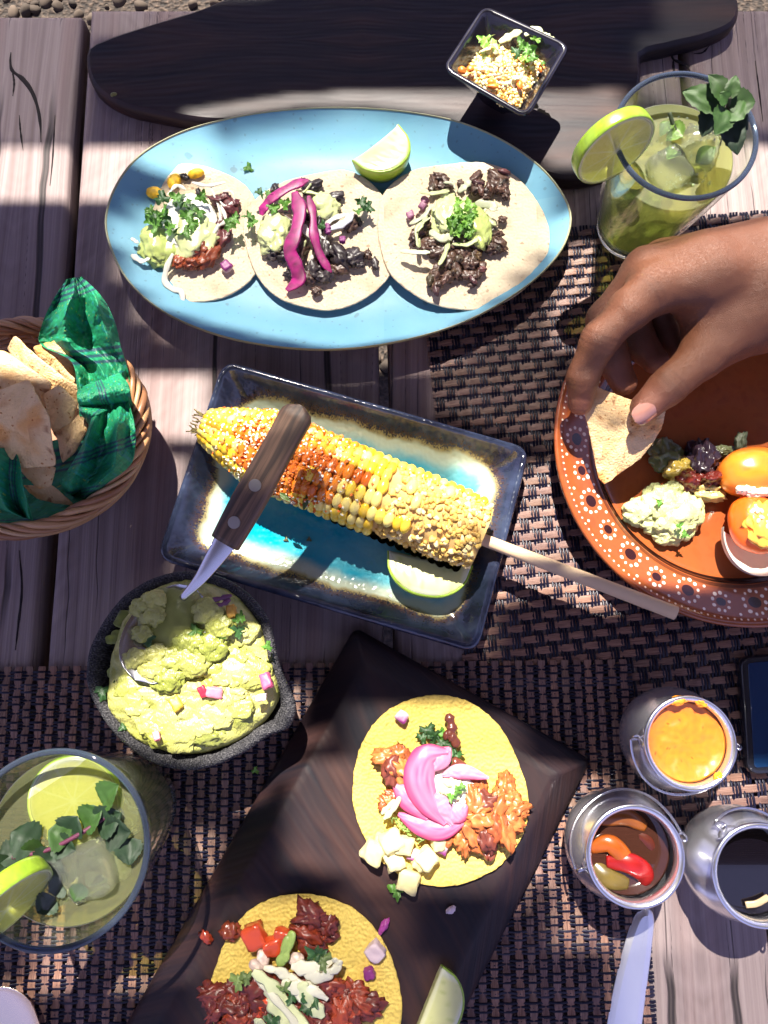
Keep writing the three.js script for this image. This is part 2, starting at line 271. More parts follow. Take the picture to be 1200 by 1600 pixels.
// ---------------------------------------------------------------- slatted pergola roof overhead: the gaps let the stripes of sun through
{
  const H = 1.0, gaps = [];
  const gap = (v, h, ...px) => gaps.push([v, px.map(p => { const q = at(p[0], p[1], h); return [q.x + SX * h, q.z + SZ * h]; })]);
  gap(1, 0, [-120, 230], [345, 228], [345, 312], [-120, 310]);
  gap(1, 0.017, [290, 178], [360, 165], [450, 152], [560, 147], [860, 145], [965, 140], [965, 262], [880, 262], [800, 217], [730, 184], [640, 168], [545, 162], [450, 164], [360, 178], [300, 200]);
  gap(1, 0, [950, 200], [1130, 225], [1300, 235], [1300, 338], [1000, 338], [940, 280]);
  gap(0.55, 0.025, [300, 215], [400, 188], [540, 168], [680, 178], [820, 235], [860, 270]);
  gap(0.4, 0.025, [163, 350], [380, 190], [530, 172], [680, 182], [880, 290], [890, 350], [700, 520], [520, 540], [230, 470]);
  gap(1, 0.06, [700, 105], [757, 35], [885, 75], [822, 178]);
  gap(1, 0.06, [-120, 552], [120, 545], [225, 600], [225, 660], [120, 630], [-120, 615]);
  gap(1, 0, [205, 585], [340, 585], [345, 690], [205, 682]);
  gap(0.55, 0.085, [60, 440], [150, 440], [215, 600], [205, 680], [120, 650], [120, 560]);
  gap(1, 0.015, [278, 742], [420, 800], [500, 862], [300, 872]);
  gap(1, 0.05, [310, 640], [520, 640], [770, 765], [800, 860], [700, 810], [560, 740], [400, 715], [315, 695]);
  gap(1, 0.02, [700, 690], [825, 715], [790, 890], [720, 800]);
  gap(0.85, 0, [805, 760], [875, 745], [890, 935], [790, 940]);
  gap(1, 0.02, [862, 690], [930, 740], [980, 768], [1110, 765], [1120, 900], [1100, 925], [900, 925], [862, 800]);
  gap(0.8, 0.035, [1110, 700], [1260, 690], [1260, 870], [1130, 870]);
  gap(0.95, 0.09, [905, 520], [1000, 415], [1300, 375], [1300, 470], [1020, 480], [945, 560]);
  gap(0.4, 0.07, [980, 560], [1300, 480], [1300, 560], [1000, 660]);
  gap(1, 0.04, [915, 690], [1005, 705], [945, 762]);
  gap(1, 0.065, [150, 1090], [250, 1060], [335, 995], [440, 985], [470, 1110], [380, 1195], [280, 1190], [160, 1130]);
  gap(1, 0.03, [440, 1190], [560, 1185], [940, 1185], [900, 1300], [830, 1375], [430, 1355]);
  gap(0.5, 0.035, [560, 1090], [820, 1090], [830, 1390], [560, 1390]);
  gap(0.25, 0.035, [330, 1400], [640, 1400], [700, 1640], [320, 1640]);
  gap(0.65, 0.06, [1000, 1080], [1160, 1080], [1160, 1240], [1000, 1240]);
  gap(0.5, 0.06, [900, 1250], [1300, 1250], [1300, 1440], [900, 1440]);
  gap(0.75, 0, [1080, 1215], [1220, 1205], [1220, 1305], [1080, 1305]);
  gap(0.35, 0, [960, 1420], [1300, 1420], [1300, 1700], [960, 1700]);
  gap(0.35, 0, [-80, 1530], [70, 1530], [70, 1700], [-80, 1700]);
  gap(0.6, 0.1, [-80, 1180], [240, 1180], [240, 1480], [-80, 1480]);
  gap(0.75, 0.1, [880, 130], [1190, 110], [1190, 310], [890, 310]);
  gap(0.4, 0.015, [930, 480], [1300, 480], [1300, 720], [920, 720]);
  gap(0.22, 0.015, [345, 570], [825, 705], [745, 1010], [250, 870]);
  gap(0.6, 0.02, [590, 830], [740, 860], [710, 950], [620, 930]);
  gap(0.16, 0, [-200, -100], [420, -100], [420, 40], [150, 60], [130, 226], [-200, 226]);
  gap(0.16, 0, [1010, -80], [1300, -80], [1300, 230], [1010, 150]);
  gap(0.12, 0, [660, 540], [900, 440], [870, 700], [660, 640]);
  const inside = (P, x, z) => { let c = false; for (let i = 0, j = P.length - 1; i < P.length; j = i++) if ((P[i][1] > z) !== (P[j][1] > z) && x < (P[j][0] - P[i][0]) * (z - P[i][1]) / (P[j][1] - P[i][1]) + P[i][0]) c = !c; return c; };
  const pos = [], idx = [], pitch = 0.003, n = 105;
  for (let z = -0.95; z < 0.95; z += pitch) {
    const s = pos.length / 3;
    for (let i = 0; i <= n; i++) {
      const x = mix(-0.95, 0.95, i / n); let v = 0.03;
      for (const [k, P] of gaps) if (k > v && inside(P, x, z)) v = k;
      const w = pitch * 0.5 * (1 - v) + 0.00004, X = x - SX * H, Z = z - SZ * H;
      pos.push(X, H, Z - w, X, H, Z + w, X, H + 0.0012, Z);
      if (i < n) for (let k = 0; k < 3; k++) { const a = s + i * 3 + k, b = s + i * 3 + (k + 1) % 3; idx.push(a, a + 3, b, b, a + 3, b + 3); }
    }
  }
  const roof = part('pergola_roof', build(pos, idx), std([0.2, 0.17, 0.13], 0.8)); tag(roof, null, null, null, 'structure');
  const post = new THREE.BoxGeometry(0.06, H + 0.75, 0.06), list = [];
  for (const x of [-1.08, 0.84]) for (const z of [-1.72, 0.16]) list.push(post.clone().translate(x, (H - 0.75) / 2 - 0.005, z));
  for (const x of [-1.08, 0.84]) list.push(new THREE.BoxGeometry(0.05, 0.05, 2.0).translate(x + 0.056, H - 0.028, -0.78));
  tag(part('pergola_frame', list, std([0.3, 0.22, 0.16], 0.8)), null, null, null, 'structure');
}

// ---------------------------------------------------------------- woven placemats
{
  const bt = tex(64, 512, (u, v) => { const k = 0.5 + 0.9 * n3(u * 11, v * 9, 3) + 0.4 * n3(u * 30, v * 14, 8), e = Math.abs(u - 0.5) * 2; return mix3(mix3([0.12, 0.06, 0.05], [0.28, 0.17, 0.135], clamp(k)), [0.04, 0.02, 0.03], sstep(0.86, 1, e)); });
  bt.repeat.set(1, 5);
  const browns = [[1, 1, 1], [0.8, 0.78, 0.82], [1.18, 1.1, 0.98], [0.9, 0.92, 0.85]].map(c => std(c, 0.5, { map: bt, specularIntensity: 0.5 }));
  const dark = std([0.006, 0.006, 0.018], 0.35, { specularIntensity: 0.4 }), darkB = std([0.016, 0.015, 0.032], 0.35, { specularIntensity: 0.6 });
  // strand along local x at row z; waves under and over the crossing strands
  const strand = (L, period, phase, w, th, y, amp) => {
    const nseg = Math.round(L / period * 8), rings = [], uvs = [];
    for (let i = 0; i <= nseg; i++) {
      const x = -L / 2 + L * i / nseg, ph = x / period * Math.PI * 2 + phase, c = Math.cos(ph), yy = y + amp * Math.sign(c) * Math.pow(Math.abs(c), 0.45);
      rings.push([[x, yy - th, -w / 2], [x, yy + th * 0.2, -w / 2], [x, yy + th * 0.95, -w * 0.36], [x, yy + th, 0], [x, yy + th * 0.95, w * 0.36], [x, yy + th * 0.2, w / 2], [x, yy - th, w / 2]]);
    }
    return loft(rings, true, true, false, (x, y2, z) => [z / w + 0.5, x * 1.7]);
  };
  function mat(name, label, x0, x1, z0, z1, theta, pivot, turn, lift) {
    const t = thing(name, label, 'placemat', V(pivot.x, lift, pivot.z)); t.rotation.y = theta;
    const pa = 0.0078, pb = 0.0082, W = x1 - x0, D = z1 - z0, nb = Math.floor(D / pa), nd = Math.floor(W / pb);
    const gb = [0, 1].map(k => strand(W, pb * 2, k * Math.PI, 0.0052, 0.00035, 0.0012, 0.00062)), mk = w => [0, 1].map(k => strand(D, pa * 2, (k + 1) * Math.PI, w, 0.00035, 0.0012, 0.00062));
    const thin = mk(0.0017), gd = [0, 1].map(k => merge([-1, 0, 1].map(j => thin[k].clone().translate(0, 0, j * 0.0023))));
    const ox = nd * pb / 2, oz = nb * pa / 2;
    for (let i = 0; i < nb; i++) { const m = part('strand', gb[i % 2], browns[Math.floor(rr(0, 4))], t, true); m.rotation.y = rr(-0.0011, 0.0011); const z = -oz + (i + 0.5) * pa + rr(-0.00035, 0.00035), x = (x0 + x1) / 2; m.position.set(x, 0, (z0 + z1) / 2 + z); }
    for (let i = 0; i < nd; i++) {
      const x = -ox + (i + 0.5) * pb, ph = x / (pb * 2) * Math.PI * 2; const m = part('dark_strand', gd[i % 2], R() < 0.3 ? darkB : dark, t, true);
      m.rotation.y = Math.PI / 2 + rr(-0.001, 0.001); m.position.set((x0 + x1) / 2 + x + rr(-0.0003, 0.0003), 0, (z0 + z1) / 2);
    }
    return t;
  }
  // phases: brown row i passes over where cos(pi x / pb + i pi) is positive; dark strands pass over in between
  const pa = at(668, 545), th = 0.095, loc = (px, py) => { const q = at(px, py).sub(pa); return [q.x * Math.cos(th) - q.z * Math.sin(th), q.x * Math.sin(th) + q.z * Math.cos(th)]; };
  R = rng(21);
  mat('woven_placemat', 'brown and navy woven vinyl placemat under the clay plate, its brown strands lying crosswise', 0, 0.46, loc(1100, 338)[1], loc(1130, 1290)[1], th, pa, 0, 0.0002);
  const pb = at(983, 1030), B = mat('woven_placemat', 'brown and navy woven vinyl placemat under the stone bowl, its brown strands running lengthwise', 0, 0.34, -0.62, 0, Math.PI / 2, pb, 0, 0.0026);
  B.rotation.y = Math.PI / 2 + 0.012;
  // local x runs up the picture, local z runs right: shift so that its corner lies on the pivot
  B.children.forEach(c => { c.position.x -= 0.34; });
}

// ---------------------------------------------------------------- dark wooden serving boards
{
  const g = (u, v) => { const w = v + 0.05 * n3(u * 2, v * 3, 1); return [fbm(u * 5, w * 34, 2, 4), n3(u * 14, w * 160, 6), fbm(u * 3, w * 5, 11, 3)]; };
  const dt = tex(1024, 1024, (u, v) => { const [s, f, k] = g(u, v); return mix3(mix3([0.007, 0.0055, 0.009], [0.075, 0.03, 0.02], clamp(0.3 + 0.9 * s + 0.12 * f)), [0.006, 0.006, 0.012], clamp(0.35 + k * 1.6)); });
  const db = tex(1024, 1024, (u, v) => { const [s, f] = g(u, v); return 0.5 + 0.3 * s + 0.2 * f; }, false);
  for (const t of [dt, db]) { t.repeat.set(2.2, 2.2); t.wrapS = t.wrapT = THREE.MirroredRepeatWrapping; }
  const m = std([1, 1, 1], 0.48, { specularIntensity: 0.6, map: dt, bumpMap: db, bumpScale: 0.0006 });
  const O = outline([[136, 74], [160, 60], [230, 36], [320, 8], [420, -40], [650, -130], [900, -150], [1080, -110], [1135, -50], [1157, 12], [1148, 36], [1110, 55], [1050, 70], [1003, 84], [1004, 110], [990, 190], [965, 262], [900, 280], [850, 272], [800, 238], [700, 198], [560, 181], [440, 186], [330, 190], [240, 176], [190, 164], [150, 140], [134, 106]], 0.017, 170);
  const t = thing('serving_board', 'long dark wooden paddle board with rounded end under the square salsa bowl', 'serving board', at(600, 80, 0));
  part('board', slab(O, [[0.004, 0.0005], [0.001, 0.003], [0, 0.006], [0, 0.0125], [0.001, 0.0152], [0.0035, 0.017]], (x, y, z) => [x * 1 + y, z + y]), m, t);
  part('hanging_pin', lump(at(178, 148, 0.0165).add(V(0, 0, 0)), [0.0028, 0.0012, 0.002], { amp: 0.1 }), std([0.2, 0.19, 0.06], 0.4, { metalness: 0.6 }), t);
  const L = thing('serving_board', 'dark rectangular wooden board with a broad sloping edge under two tostadas', 'serving board', at(560, 1330, 0));
  const c = [[553, 978], [934, 1192], [632, 1796], [146, 1684]].map(p => at(p[0], p[1], 0.028));
  const a = -1.02; part('board', block(c, 0.006, 8, [[0.012, 0.004], [0.004, 0.0052], [0.001, 0.0085], [0, 0.011], [0.0008, 0.0135], [0.004, 0.017], [0.016, 0.0265], [0.0185, 0.0278], [0.022, 0.028]], (x, y, z) => [x * Math.cos(a) - z * Math.sin(a) + 0.3, x * Math.sin(a) + z * Math.cos(a) + y * 2]), m, L);
}

// ---------------------------------------------------------------- food pieces
const jit = (c, k) => c.map(v => v * (1 + k * (R() * 2 - 1)));
const chunk = (t, px, py, s, h, c, o = {}) => { const p = at(px, py, h), r = s * 0.00021; return part(o.name || 'meat_chunk', paint(lump(p, o.r ? o.r.map(k => k * r) : [r * rr(0.9, 1.6), r * rr(0.5, 0.75), r * rr(0.6, 0.95)], { amp: o.amp ?? 0.6, f: o.f ?? 1.5, det: o.det ?? 4, ridged: o.ridged ?? 0.6 }), c, 0.2, (x, y, z, q) => { const k = 1 + 0.7 * n3(x * 420, y * 420, z * 420); return [q[0] * k, q[1] * k, q[2] * k]; }), o.mat || meaty, t); };
const shred = (t, pts, w, c, o = {}) => part(o.name || 'cabbage_shred', paint(tube(pts.map(p => at(p[0], p[1], p[2])), u => { const k = Math.min(1, 0.45 + 4 * Math.min(u, 1 - u)) * (1 + 0.15 * Math.sin(u * 17 + w * 3000) + 0.35 * n3(u * 7, w * 4000, 3)); return [w / 2 * k, (o.th ?? 0.0006) * k]; }, o.n ?? 18, 8, V(o.tilt ?? rr(-0.5, 0.5), 1, rr(-0.4, 0.4)).normalize()), c, 0.12, o.fn), o.mat || crunchy, t);
const cilantro = (t, px, py, s, h, c, o = {}) => { const p = at(px, py, h); part(o.name || 'cilantro_leaf', paint(put(lobedLeaf(s * 0.0005, rr(0, 60)), p, rr(0, 6.28), rr(-0.5, 0.5), rr(-0.5, 0.5)), c, 0.25), leafy, t); };
const many = (n, cx, cy, rx, ry, fn) => { for (let i = 0; i < n; i++) { const a = rr(0, 6.28), q = Math.sqrt(R()); fn(cx + Math.cos(a) * q * rx, cy + Math.sin(a) * q * ry, 1 - q * q); } };
const cube = (t, px, py, s, h, c, o = {}) => { // a diced piece with slightly rounded, uneven edges
  const p = at(px, py, h), r = s * 0.0002; let g = new THREE.BoxGeometry(2, 2, 2, 5, 5, 5); g.deleteAttribute('uv'); g.deleteAttribute('normal'); g = mergeVertices(g, 1e-4);
  const q = g.attributes.position, sd = rr(0, 50); for (let i = 0; i < q.count; i++) { const v = V(q.getX(i), q.getY(i), q.getZ(i)), k = 1 / Math.pow(Math.pow(Math.abs(v.x), 8) + Math.pow(Math.abs(v.y), 8) + Math.pow(Math.abs(v.z), 8), 1 / 8), w = 1 + 0.3 * n3(v.x + sd, v.y, v.z); v.multiplyScalar(k * w * r); q.setXYZ(i, v.x * (o.sx ?? 1), v.y * (o.sy ?? 0.8), v.z * (o.sz ?? 1)); }
  const uv = new Float32Array(q.count * 2); g.setAttribute('uv', new THREE.BufferAttribute(uv, 2)); g.computeVertexNormals();
  return part(o.name || 'onion_cube', paint(put(g, p, rr(0, 6.28), rr(-0.3, 0.3), rr(-0.3, 0.3)), c, 0.1, o.fn), o.mat || crunchy, t);
};
// smooth dollop: a low heap with folds
const dollop = (t, px, py, rx, ry, h, hh, c, o = {}) => part(o.name || 'avocado_sauce', paint(lump(at(px, py, h), [rx * 0.00042, hh * 0.85, ry * 0.00042], { amp: o.amp ?? 0.34, f: o.f ?? 1.5, det: 8, rot: o.rot ?? 0.01, ridged: o.ridged ?? 0.35 }), c, 0.04, (x, y, z, q) => { const k = 1 + 0.22 * n3(x * 260, y * 260, z * 260); return [q[0] * k, q[1] * k, q[2] * k]; }), o.mat || wet, t);

// ---------------------------------------------------------------- oval plate with three tacos
function tortillaTex(base, fleck, spots) {
  return tex(512, 512, (u, v) => { const a = fbm(u * 9, v * 9, 3, 5), b = n3(u * 70, v * 70, 5), s = n3(u * 34, v * 34, 11), t = fbm(u * 4, v * 4, 21, 3); let c = base.map((k, i) => k * (1 + 0.16 * a + 0.06 * b)); c = mix3(c, fleck, sstep(0.05, 0.4, t) * 0.55 + sstep(0.46, 0.62, s) * 0.75 * spots); return c; });
}
const tb = tex(512, 512, (u, v) => 0.5 + 0.35 * n3(u * 60, v * 60, 1) + 0.2 * n3(u * 24, v * 24, 3), false);
const whiteT = tortillaTex([0.64, 0.53, 0.37], [0.34, 0.22, 0.13], 1), cornT = tortillaTex([0.66, 0.48, 0.10], [0.52, 0.30, 0.045], 0.5);
for (const t of [tb, whiteT, cornT]) t.repeat.set(9, 9);
const whiteM = std([1, 1, 1], 0.8, { map: whiteT, bumpMap: tb, bumpScale: 0.0009 }), cornM = std([1, 1, 1], 0.75, { map: cornT, bumpMap: tb, bumpScale: 0.0016 });
function tortilla(t, px, h, mat, o = {}) {
  const out = outline(px, h, 140), th = o.th ?? 0.0022, sd = rr(0, 50), c = V(0, 0, 0); out.forEach(p => c.addScaledVector(p, 1 / out.length));
  out.forEach((p, i) => { const k = 1 + (o.rough ?? 0.006) * (n3(i * 0.6 + sd, 1, 2) + 0.7 * n3(i * 1.7, sd, 3)); p.x = c.x + (p.x - c.x) * k; p.z = c.z + (p.z - c.z) * k; });
  const wob = (x, z, k) => (o.wave ?? 0.0018) * n3(x * 26 + sd, z * 26, sd) + (o.cup ?? 0) * k * k * k + (o.dent ?? 0.0004) * n3(x * 160, z * 160, sd);
  const prof = [[0.01, h - th]]; for (const k of [0.35, 0.7, 0.94]) prof.push([k, h - th]); prof.push([0.993, h - th * 0.8], [1, h - th * 0.45], [0.995, h - th * 0.12]); for (const k of [0.985, 0.96, 0.9, 0.8, 0.68, 0.55, 0.42, 0.28, 0.14, 0.02]) prof.push([k, h]);
  const g = dish(out, prof, null, wob); return part('tortilla', g, mat, t);
}
{
  R = rng(101);
  const P = [[163, 346], [176, 296], [212, 246], [275, 208], [360, 183], [450, 170], [545, 167], [640, 174], [730, 193], [810, 232], [865, 280], [893, 332], [884, 380], [850, 424], [795, 466], [720, 505], [620, 534], [520, 546], [420, 540], [330, 520], [250, 484], [200, 440], [174, 394]];
  const out = outline(P, 0.0262, 160), pt = thing('oval_plate', 'large oval light blue plate with olive green rim carrying three tacos', 'plate', at(528, 357, 0));
  const glaze = tex(1024, 1024, (u, v) => { const a = fbm(u * 5, v * 5, 2, 5), s = n3(u * 120, v * 120, 4), s2 = n3(u * 40 + 9, v * 40, 8); let c = [0.16, 0.35, 0.46].map((k, i) => k * (1 + [0.35, 0.15, 0.06][i] * a)); c = mix3(c, [0.22, 0.42, 0.5], sstep(0.1, 0.5, fbm(u * 2.2, v * 3.5, 31, 3))); return mix3(c, [0.12, 0.2, 0.22], sstep(0.52, 0.62, s) * 0.5 + sstep(0.6, 0.68, s2) * 0.6); });
  glaze.repeat.set(3, 3);
  part('plate_dish', dish(out, [[0.02, 0.0125], [0.3, 0.0125], [0.6, 0.0126], [0.74, 0.0138], [0.84, 0.0165], [0.92, 0.0203], [0.97, 0.0236], [0.992, 0.0254]], null, null, false), std([1, 1, 1], 0.3, { map: glaze, specularIntensity: 0.08 }), pt);
  const olive = std([0.30, 0.30, 0.17], 0.4);
  { const c = V(0, 0, 0); out.forEach(q => c.addScaledVector(q, 1 / out.length)); part('plate_rim', loft([[0.9905, 0.0252], [0.9935, 0.0263], [0.9985, 0.0262], [1.0015, 0.0252], [1.0, 0.0237], [0.985, 0.0217]].map(([k, y]) => out.map(q => [c.x + (q.x - c.x) * k, y, c.z + (q.z - c.z) * k])), false, false), olive, pt); }
  part('plate_underside', dish(out, [[0.02, 0.006], [0.66, 0.006], [0.68, 0.0005], [0.71, 0.0005], [0.73, 0.006], [0.84, 0.0115], [0.92, 0.0178], [0.985, 0.0217]], null, null, false), std([0.42, 0.48, 0.42], 0.4), pt);

  const h = 0.0165;
  // taco at the left
  const t1 = thing('taco', 'left taco on oval plate, topped with yellow egg, cilantro and avocado cream', 'taco', at(290, 365, 0.013), 'tacos on the oval plate');
  tortilla(t1, [[187, 350], [198, 305], [228, 272], [270, 257], [310, 258], [352, 270], [386, 292], [405, 330], [408, 380], [398, 430], [360, 460], [310, 472], [265, 466], [222, 440], [196, 400]], h, whiteM);
  for (const [x, y, w, l] of [[306, 271, 20, 10], [272, 283, 20, 14], [241, 301, 15, 17]]) chunk(t1, x, y, 27, h + 0.003, COL.yolk, { name: 'egg_piece', r: [w / 20 * 1.1, 0.55, l / 20 * 1.2], amp: 0.1, ridged: 0, mat: food });
  for (const [x, y] of [[288, 276], [310, 300]]) chunk(t1, x, y, 12, h + 0.003, COL.char);
  for (const [x, y, s] of [[300, 412, 26], [325, 402, 26], [314, 390, 34], [280, 408, 20]]) chunk(t1, x, y, s, h + 0.005, [0.25, 0.05, 0.015], { ridged: 0.9, f: 2.6 });
  for (const [x, y, s] of [[340, 315, 22], [358, 325, 24], [366, 318, 18], [348, 345, 22], [338, 368, 20], [350, 372, 22], [352, 308, 15]]) chunk(t1, x, y, s, h + 0.004, [0.10, 0.022, 0.022]);
  dollop(t1, 292, 352, 46, 52, h + 0.003, 0.0075, COL.white, { name: 'cream', amp: 0.1 });
  dollop(t1, 302, 366, 36, 42, h + 0.005, 0.0082, COL.avoP); dollop(t1, 250, 382, 32, 36, h + 0.003, 0.0075, COL.avo);
  shred(t1, [[270, 396, h + 0.009], [260, 420, h + 0.006], [258, 440, h + 0.003], [270, 452, h + 0.002], [283, 456, h + 0.002], [286, 484, h - 0.0005]], 0.0042, COL.white, { name: 'onion_shred', n: 30, tilt: 0.1 });
  for (const [p, w] of [[[[330, 292], [345, 340], [330, 372]], 0.0026], [[[342, 312], [352, 322], [366, 312], [362, 300], [346, 299]], 0.0018], [[[300, 285], [322, 290], [352, 285]], 0.003], [[[338, 355], [352, 345], [345, 320]], 0.0024], [[[205, 398], [222, 408], [234, 403]], 0.004], [[[205, 372], [216, 380]], 0.003], [[[262, 305], [276, 290], [290, 296]], 0.0024]]) shred(t1, p.map(q => [q[0], q[1], h + 0.006 + rr(0, 0.003)]), w, COL.white, { name: 'onion_shred' });
  many(17, 268, 334, 44, 32, (x, y, k) => cilantro(t1, x, y, rr(18, 30), h + 0.011 + k * 0.003 + rr(0, 0.002), R() < 0.5 ? COL.cilD : COL.cil));
  for (const [x, y] of [[316, 308], [288, 362], [300, 350], [312, 332], [358, 352], [366, 342], [388, 338], [392, 348]]) cilantro(t1, x, y, 24, h + 0.0145, COL.cil);
  cube(t1, 354, 416, 18, h + 0.003, COL.purple, { fn: (x, y, z) => mix3(COL.onion, COL.purple, sstep(0, 0.004, y - h - 0.0015)) });
  // taco in the middle
  const t2 = thing('taco', 'middle taco on oval plate, with strips of magenta pickled cabbage over dark meat', 'taco', at(493, 375, 0.013), 'tacos on the oval plate');
  const h2 = h + 0.003;
  tortilla(t2, [[380, 345], [398, 310], [440, 285], [490, 270], [540, 264], [580, 285], [612, 330], [622, 390], [608, 432], [570, 466], [520, 484], [475, 480], [430, 462], [396, 420]], h2, whiteM);
  for (const [x, y, s] of [[430, 297, 18], [488, 292, 20], [478, 288, 14], [518, 318, 20], [523, 308, 18], [515, 330, 20], [548, 350, 22], [560, 345, 14], [430, 392, 22], [446, 396, 22], [470, 388, 30], [505, 390, 32], [530, 400, 32], [552, 402, 28], [490, 422, 30], [508, 432, 26], [482, 432, 22], [530, 420, 18], [495, 455, 15], [453, 428, 16], [575, 398, 16], [586, 412, 13], [563, 414, 11], [470, 330, 30], [500, 345, 30], [450, 345, 26]]) chunk(t2, x, y, s, h2 + 0.004, R() < 0.7 ? COL.char : COL.beef, { ridged: 0.8, f: 2.2 });
  dollop(t2, 428, 366, 26, 34, h2 + 0.006, 0.007, COL.avoP); dollop(t2, 505, 325, 24, 22, h2 + 0.006, 0.006, COL.avoP);
  for (const [p, w, c] of [[[[495, 360, 4], [520, 342, 8], [545, 334, 6]], 0.005, COL.white], [[[515, 358, 8], [540, 347, 9], [552, 332, 7]], 0.005, [0.75, 0.77, 0.8]], [[[500, 368, 8], [512, 380, 8], [520, 392, 5]], 0.002, COL.white], [[[488, 398, 8], [484, 415, 6]], 0.003, COL.white], [[[470, 352, 9], [486, 366, 9], [502, 362, 9]], 0.006, COL.white], [[[478, 375, 8], [472, 392, 6]], 0.0018, COL.cab], [[[476, 300, 11], [486, 287, 11]], 0.0016, COL.cab], [[[418, 340, 8], [432, 332, 9]], 0.003, COL.white], [[[462, 298, 10], [492, 302, 10], [520, 318, 8]], 0.003, COL.cab]]) shred(t2, p.map(q => [q[0], q[1], h2 + q[2] * 0.001]), w, c);
  const magF = (x, y, z, c) => { const k = 1 + 0.9 * n3(x * 500, y * 200, z * 160) + 0.4 * n3(x * 900, 1, z * 300); return [c[0] * k, c[1], c[2] * k]; };
  for (const [p, w] of [[[[482, 281, 12], [462, 288, 13], [436, 302, 13], [416, 318, 11], [408, 336, 9]], 0.0078], [[[460, 300, 13], [468, 330, 15], [462, 362, 15], [453, 392, 13], [462, 415, 10], [466, 436, 7], [448, 454, 5]], 0.0105], [[[482, 306, 13], [489, 335, 14], [491, 368, 13], [500, 398, 10], [517, 426, 7]], 0.0062]]) shred(t2, p.map(q => [q[0], q[1], h2 + q[2] * 0.001]), w, COL.mag, { name: 'pickled_cabbage_strip', th: 0.0008, n: 60, fn: magF, mat: crunchy });
  for (const [x, y, s] of [[566, 316, 26], [575, 324, 24], [560, 330, 18], [405, 301, 20], [420, 303, 20], [428, 325, 24], [445, 318, 22], [432, 348, 18], [424, 358, 16], [503, 352, 18]]) cilantro(t2, x, y, s, h2 + 0.011, R() < 0.6 ? COL.cil : COL.cilD);
  for (const [x, y] of [[512, 355], [535, 375], [512, 362]]) cube(t2, x, y, 11, h2 + 0.008, COL.purple);
  // taco at the right
  const t3 = thing('taco', 'right taco on oval plate, with brown beef crumbs, pale cabbage and bright cilantro', 'taco', at(725, 368, 0.013), 'tacos on the oval plate');
  const h3 = h + 0.006;
  tortilla(t3, [[590, 340], [600, 300], [640, 268], [700, 256], [755, 252], [800, 270], [838, 310], [858, 355], [852, 410], [815, 455], [765, 480], [715, 483], [665, 470], [612, 430], [594, 385]], h3, whiteM);
  const beef = [[688, 278, 20], [678, 288, 18], [692, 290, 16], [742, 282, 22], [746, 293, 22], [778, 276, 22], [782, 292, 22], [789, 300, 18], [772, 288, 18], [762, 300, 16], [757, 310, 14], [705, 290, 12], [720, 288, 12], [772, 366, 20], [780, 380, 20], [768, 388, 18], [778, 392, 14], [762, 375, 18], [655, 362, 22], [660, 342, 20], [650, 372, 16], [668, 385, 24], [690, 392, 26], [700, 408, 24], [726, 398, 24], [742, 396, 20], [735, 412, 22], [752, 418, 18], [712, 422, 22], [690, 420, 22], [680, 432, 22], [684, 446, 18], [700, 432, 18], [732, 430, 14], [738, 445, 9], [746, 430, 16], [785, 343, 11], [720, 380, 28], [705, 372, 26], [735, 375, 24]];
  for (const [x, y, s] of beef) { chunk(t3, x, y, s, h3 + 0.004, COL.beef, { ridged: 0.8, f: 2.3 }); if (s > 15) chunk(t3, x + rr(-9, 9), y + rr(-9, 9), s * 0.6, h3 + 0.0062, jit(COL.beef, 0.3), { det: 3 }); }
  dollop(t3, 706, 338, 30, 34, h3 + 0.007, 0.0065, COL.avoP); dollop(t3, 750, 360, 18, 32, h3 + 0.007, 0.0065, COL.avo);
  for (const [p, w] of [[[[655, 300], [675, 302], [702, 298]], 0.004], [[[640, 350], [662, 338], [672, 322]], 0.004], [[[655, 372], [654, 385], [652, 355], [672, 340]], 0.003], [[[625, 392], [650, 394], [672, 394]], 0.0042], [[[702, 375], [694, 400], [686, 414]], 0.0036], [[[672, 360], [690, 372], [708, 368]], 0.006], [[[690, 310], [686, 335], [700, 352]], 0.006], [[[742, 318], [770, 322], [770, 330]], 0.006], [[[742, 330], [760, 340], [775, 352]], 0.004], [[[716, 300], [728, 290], [735, 282]], 0.005], [[[670, 325], [660, 350], [652, 362]], 0.003], [[[705, 380], [730, 382], [748, 372]], 0.004], [[[710, 302], [690, 318], [676, 330]], 0.004], [[[760, 325], [748, 345], [752, 365]], 0.003], [[[693, 285], [708, 287], [712, 296]], 0.002]]) shred(t3, p.map((q, i) => [q[0], q[1], h3 + 0.0095 + rr(0, 0.003) - (i === 0 ? 0.003 : 0)]), w, R() < 0.5 ? COL.cab : [0.7, 0.74, 0.5]);
  many(20, 724, 336, 22, 34, (x, y, k) => cilantro(t3, x, y, rr(15, 26), h3 + 0.013 + k * 0.003, R() < 0.7 ? COL.cilB : COL.cil));
  for (const [x, y] of [[664, 313], [660, 322], [641, 336]]) cube(t3, x, y, 13, h3 + 0.005, [0.4, 0.16, 0.26]);
}
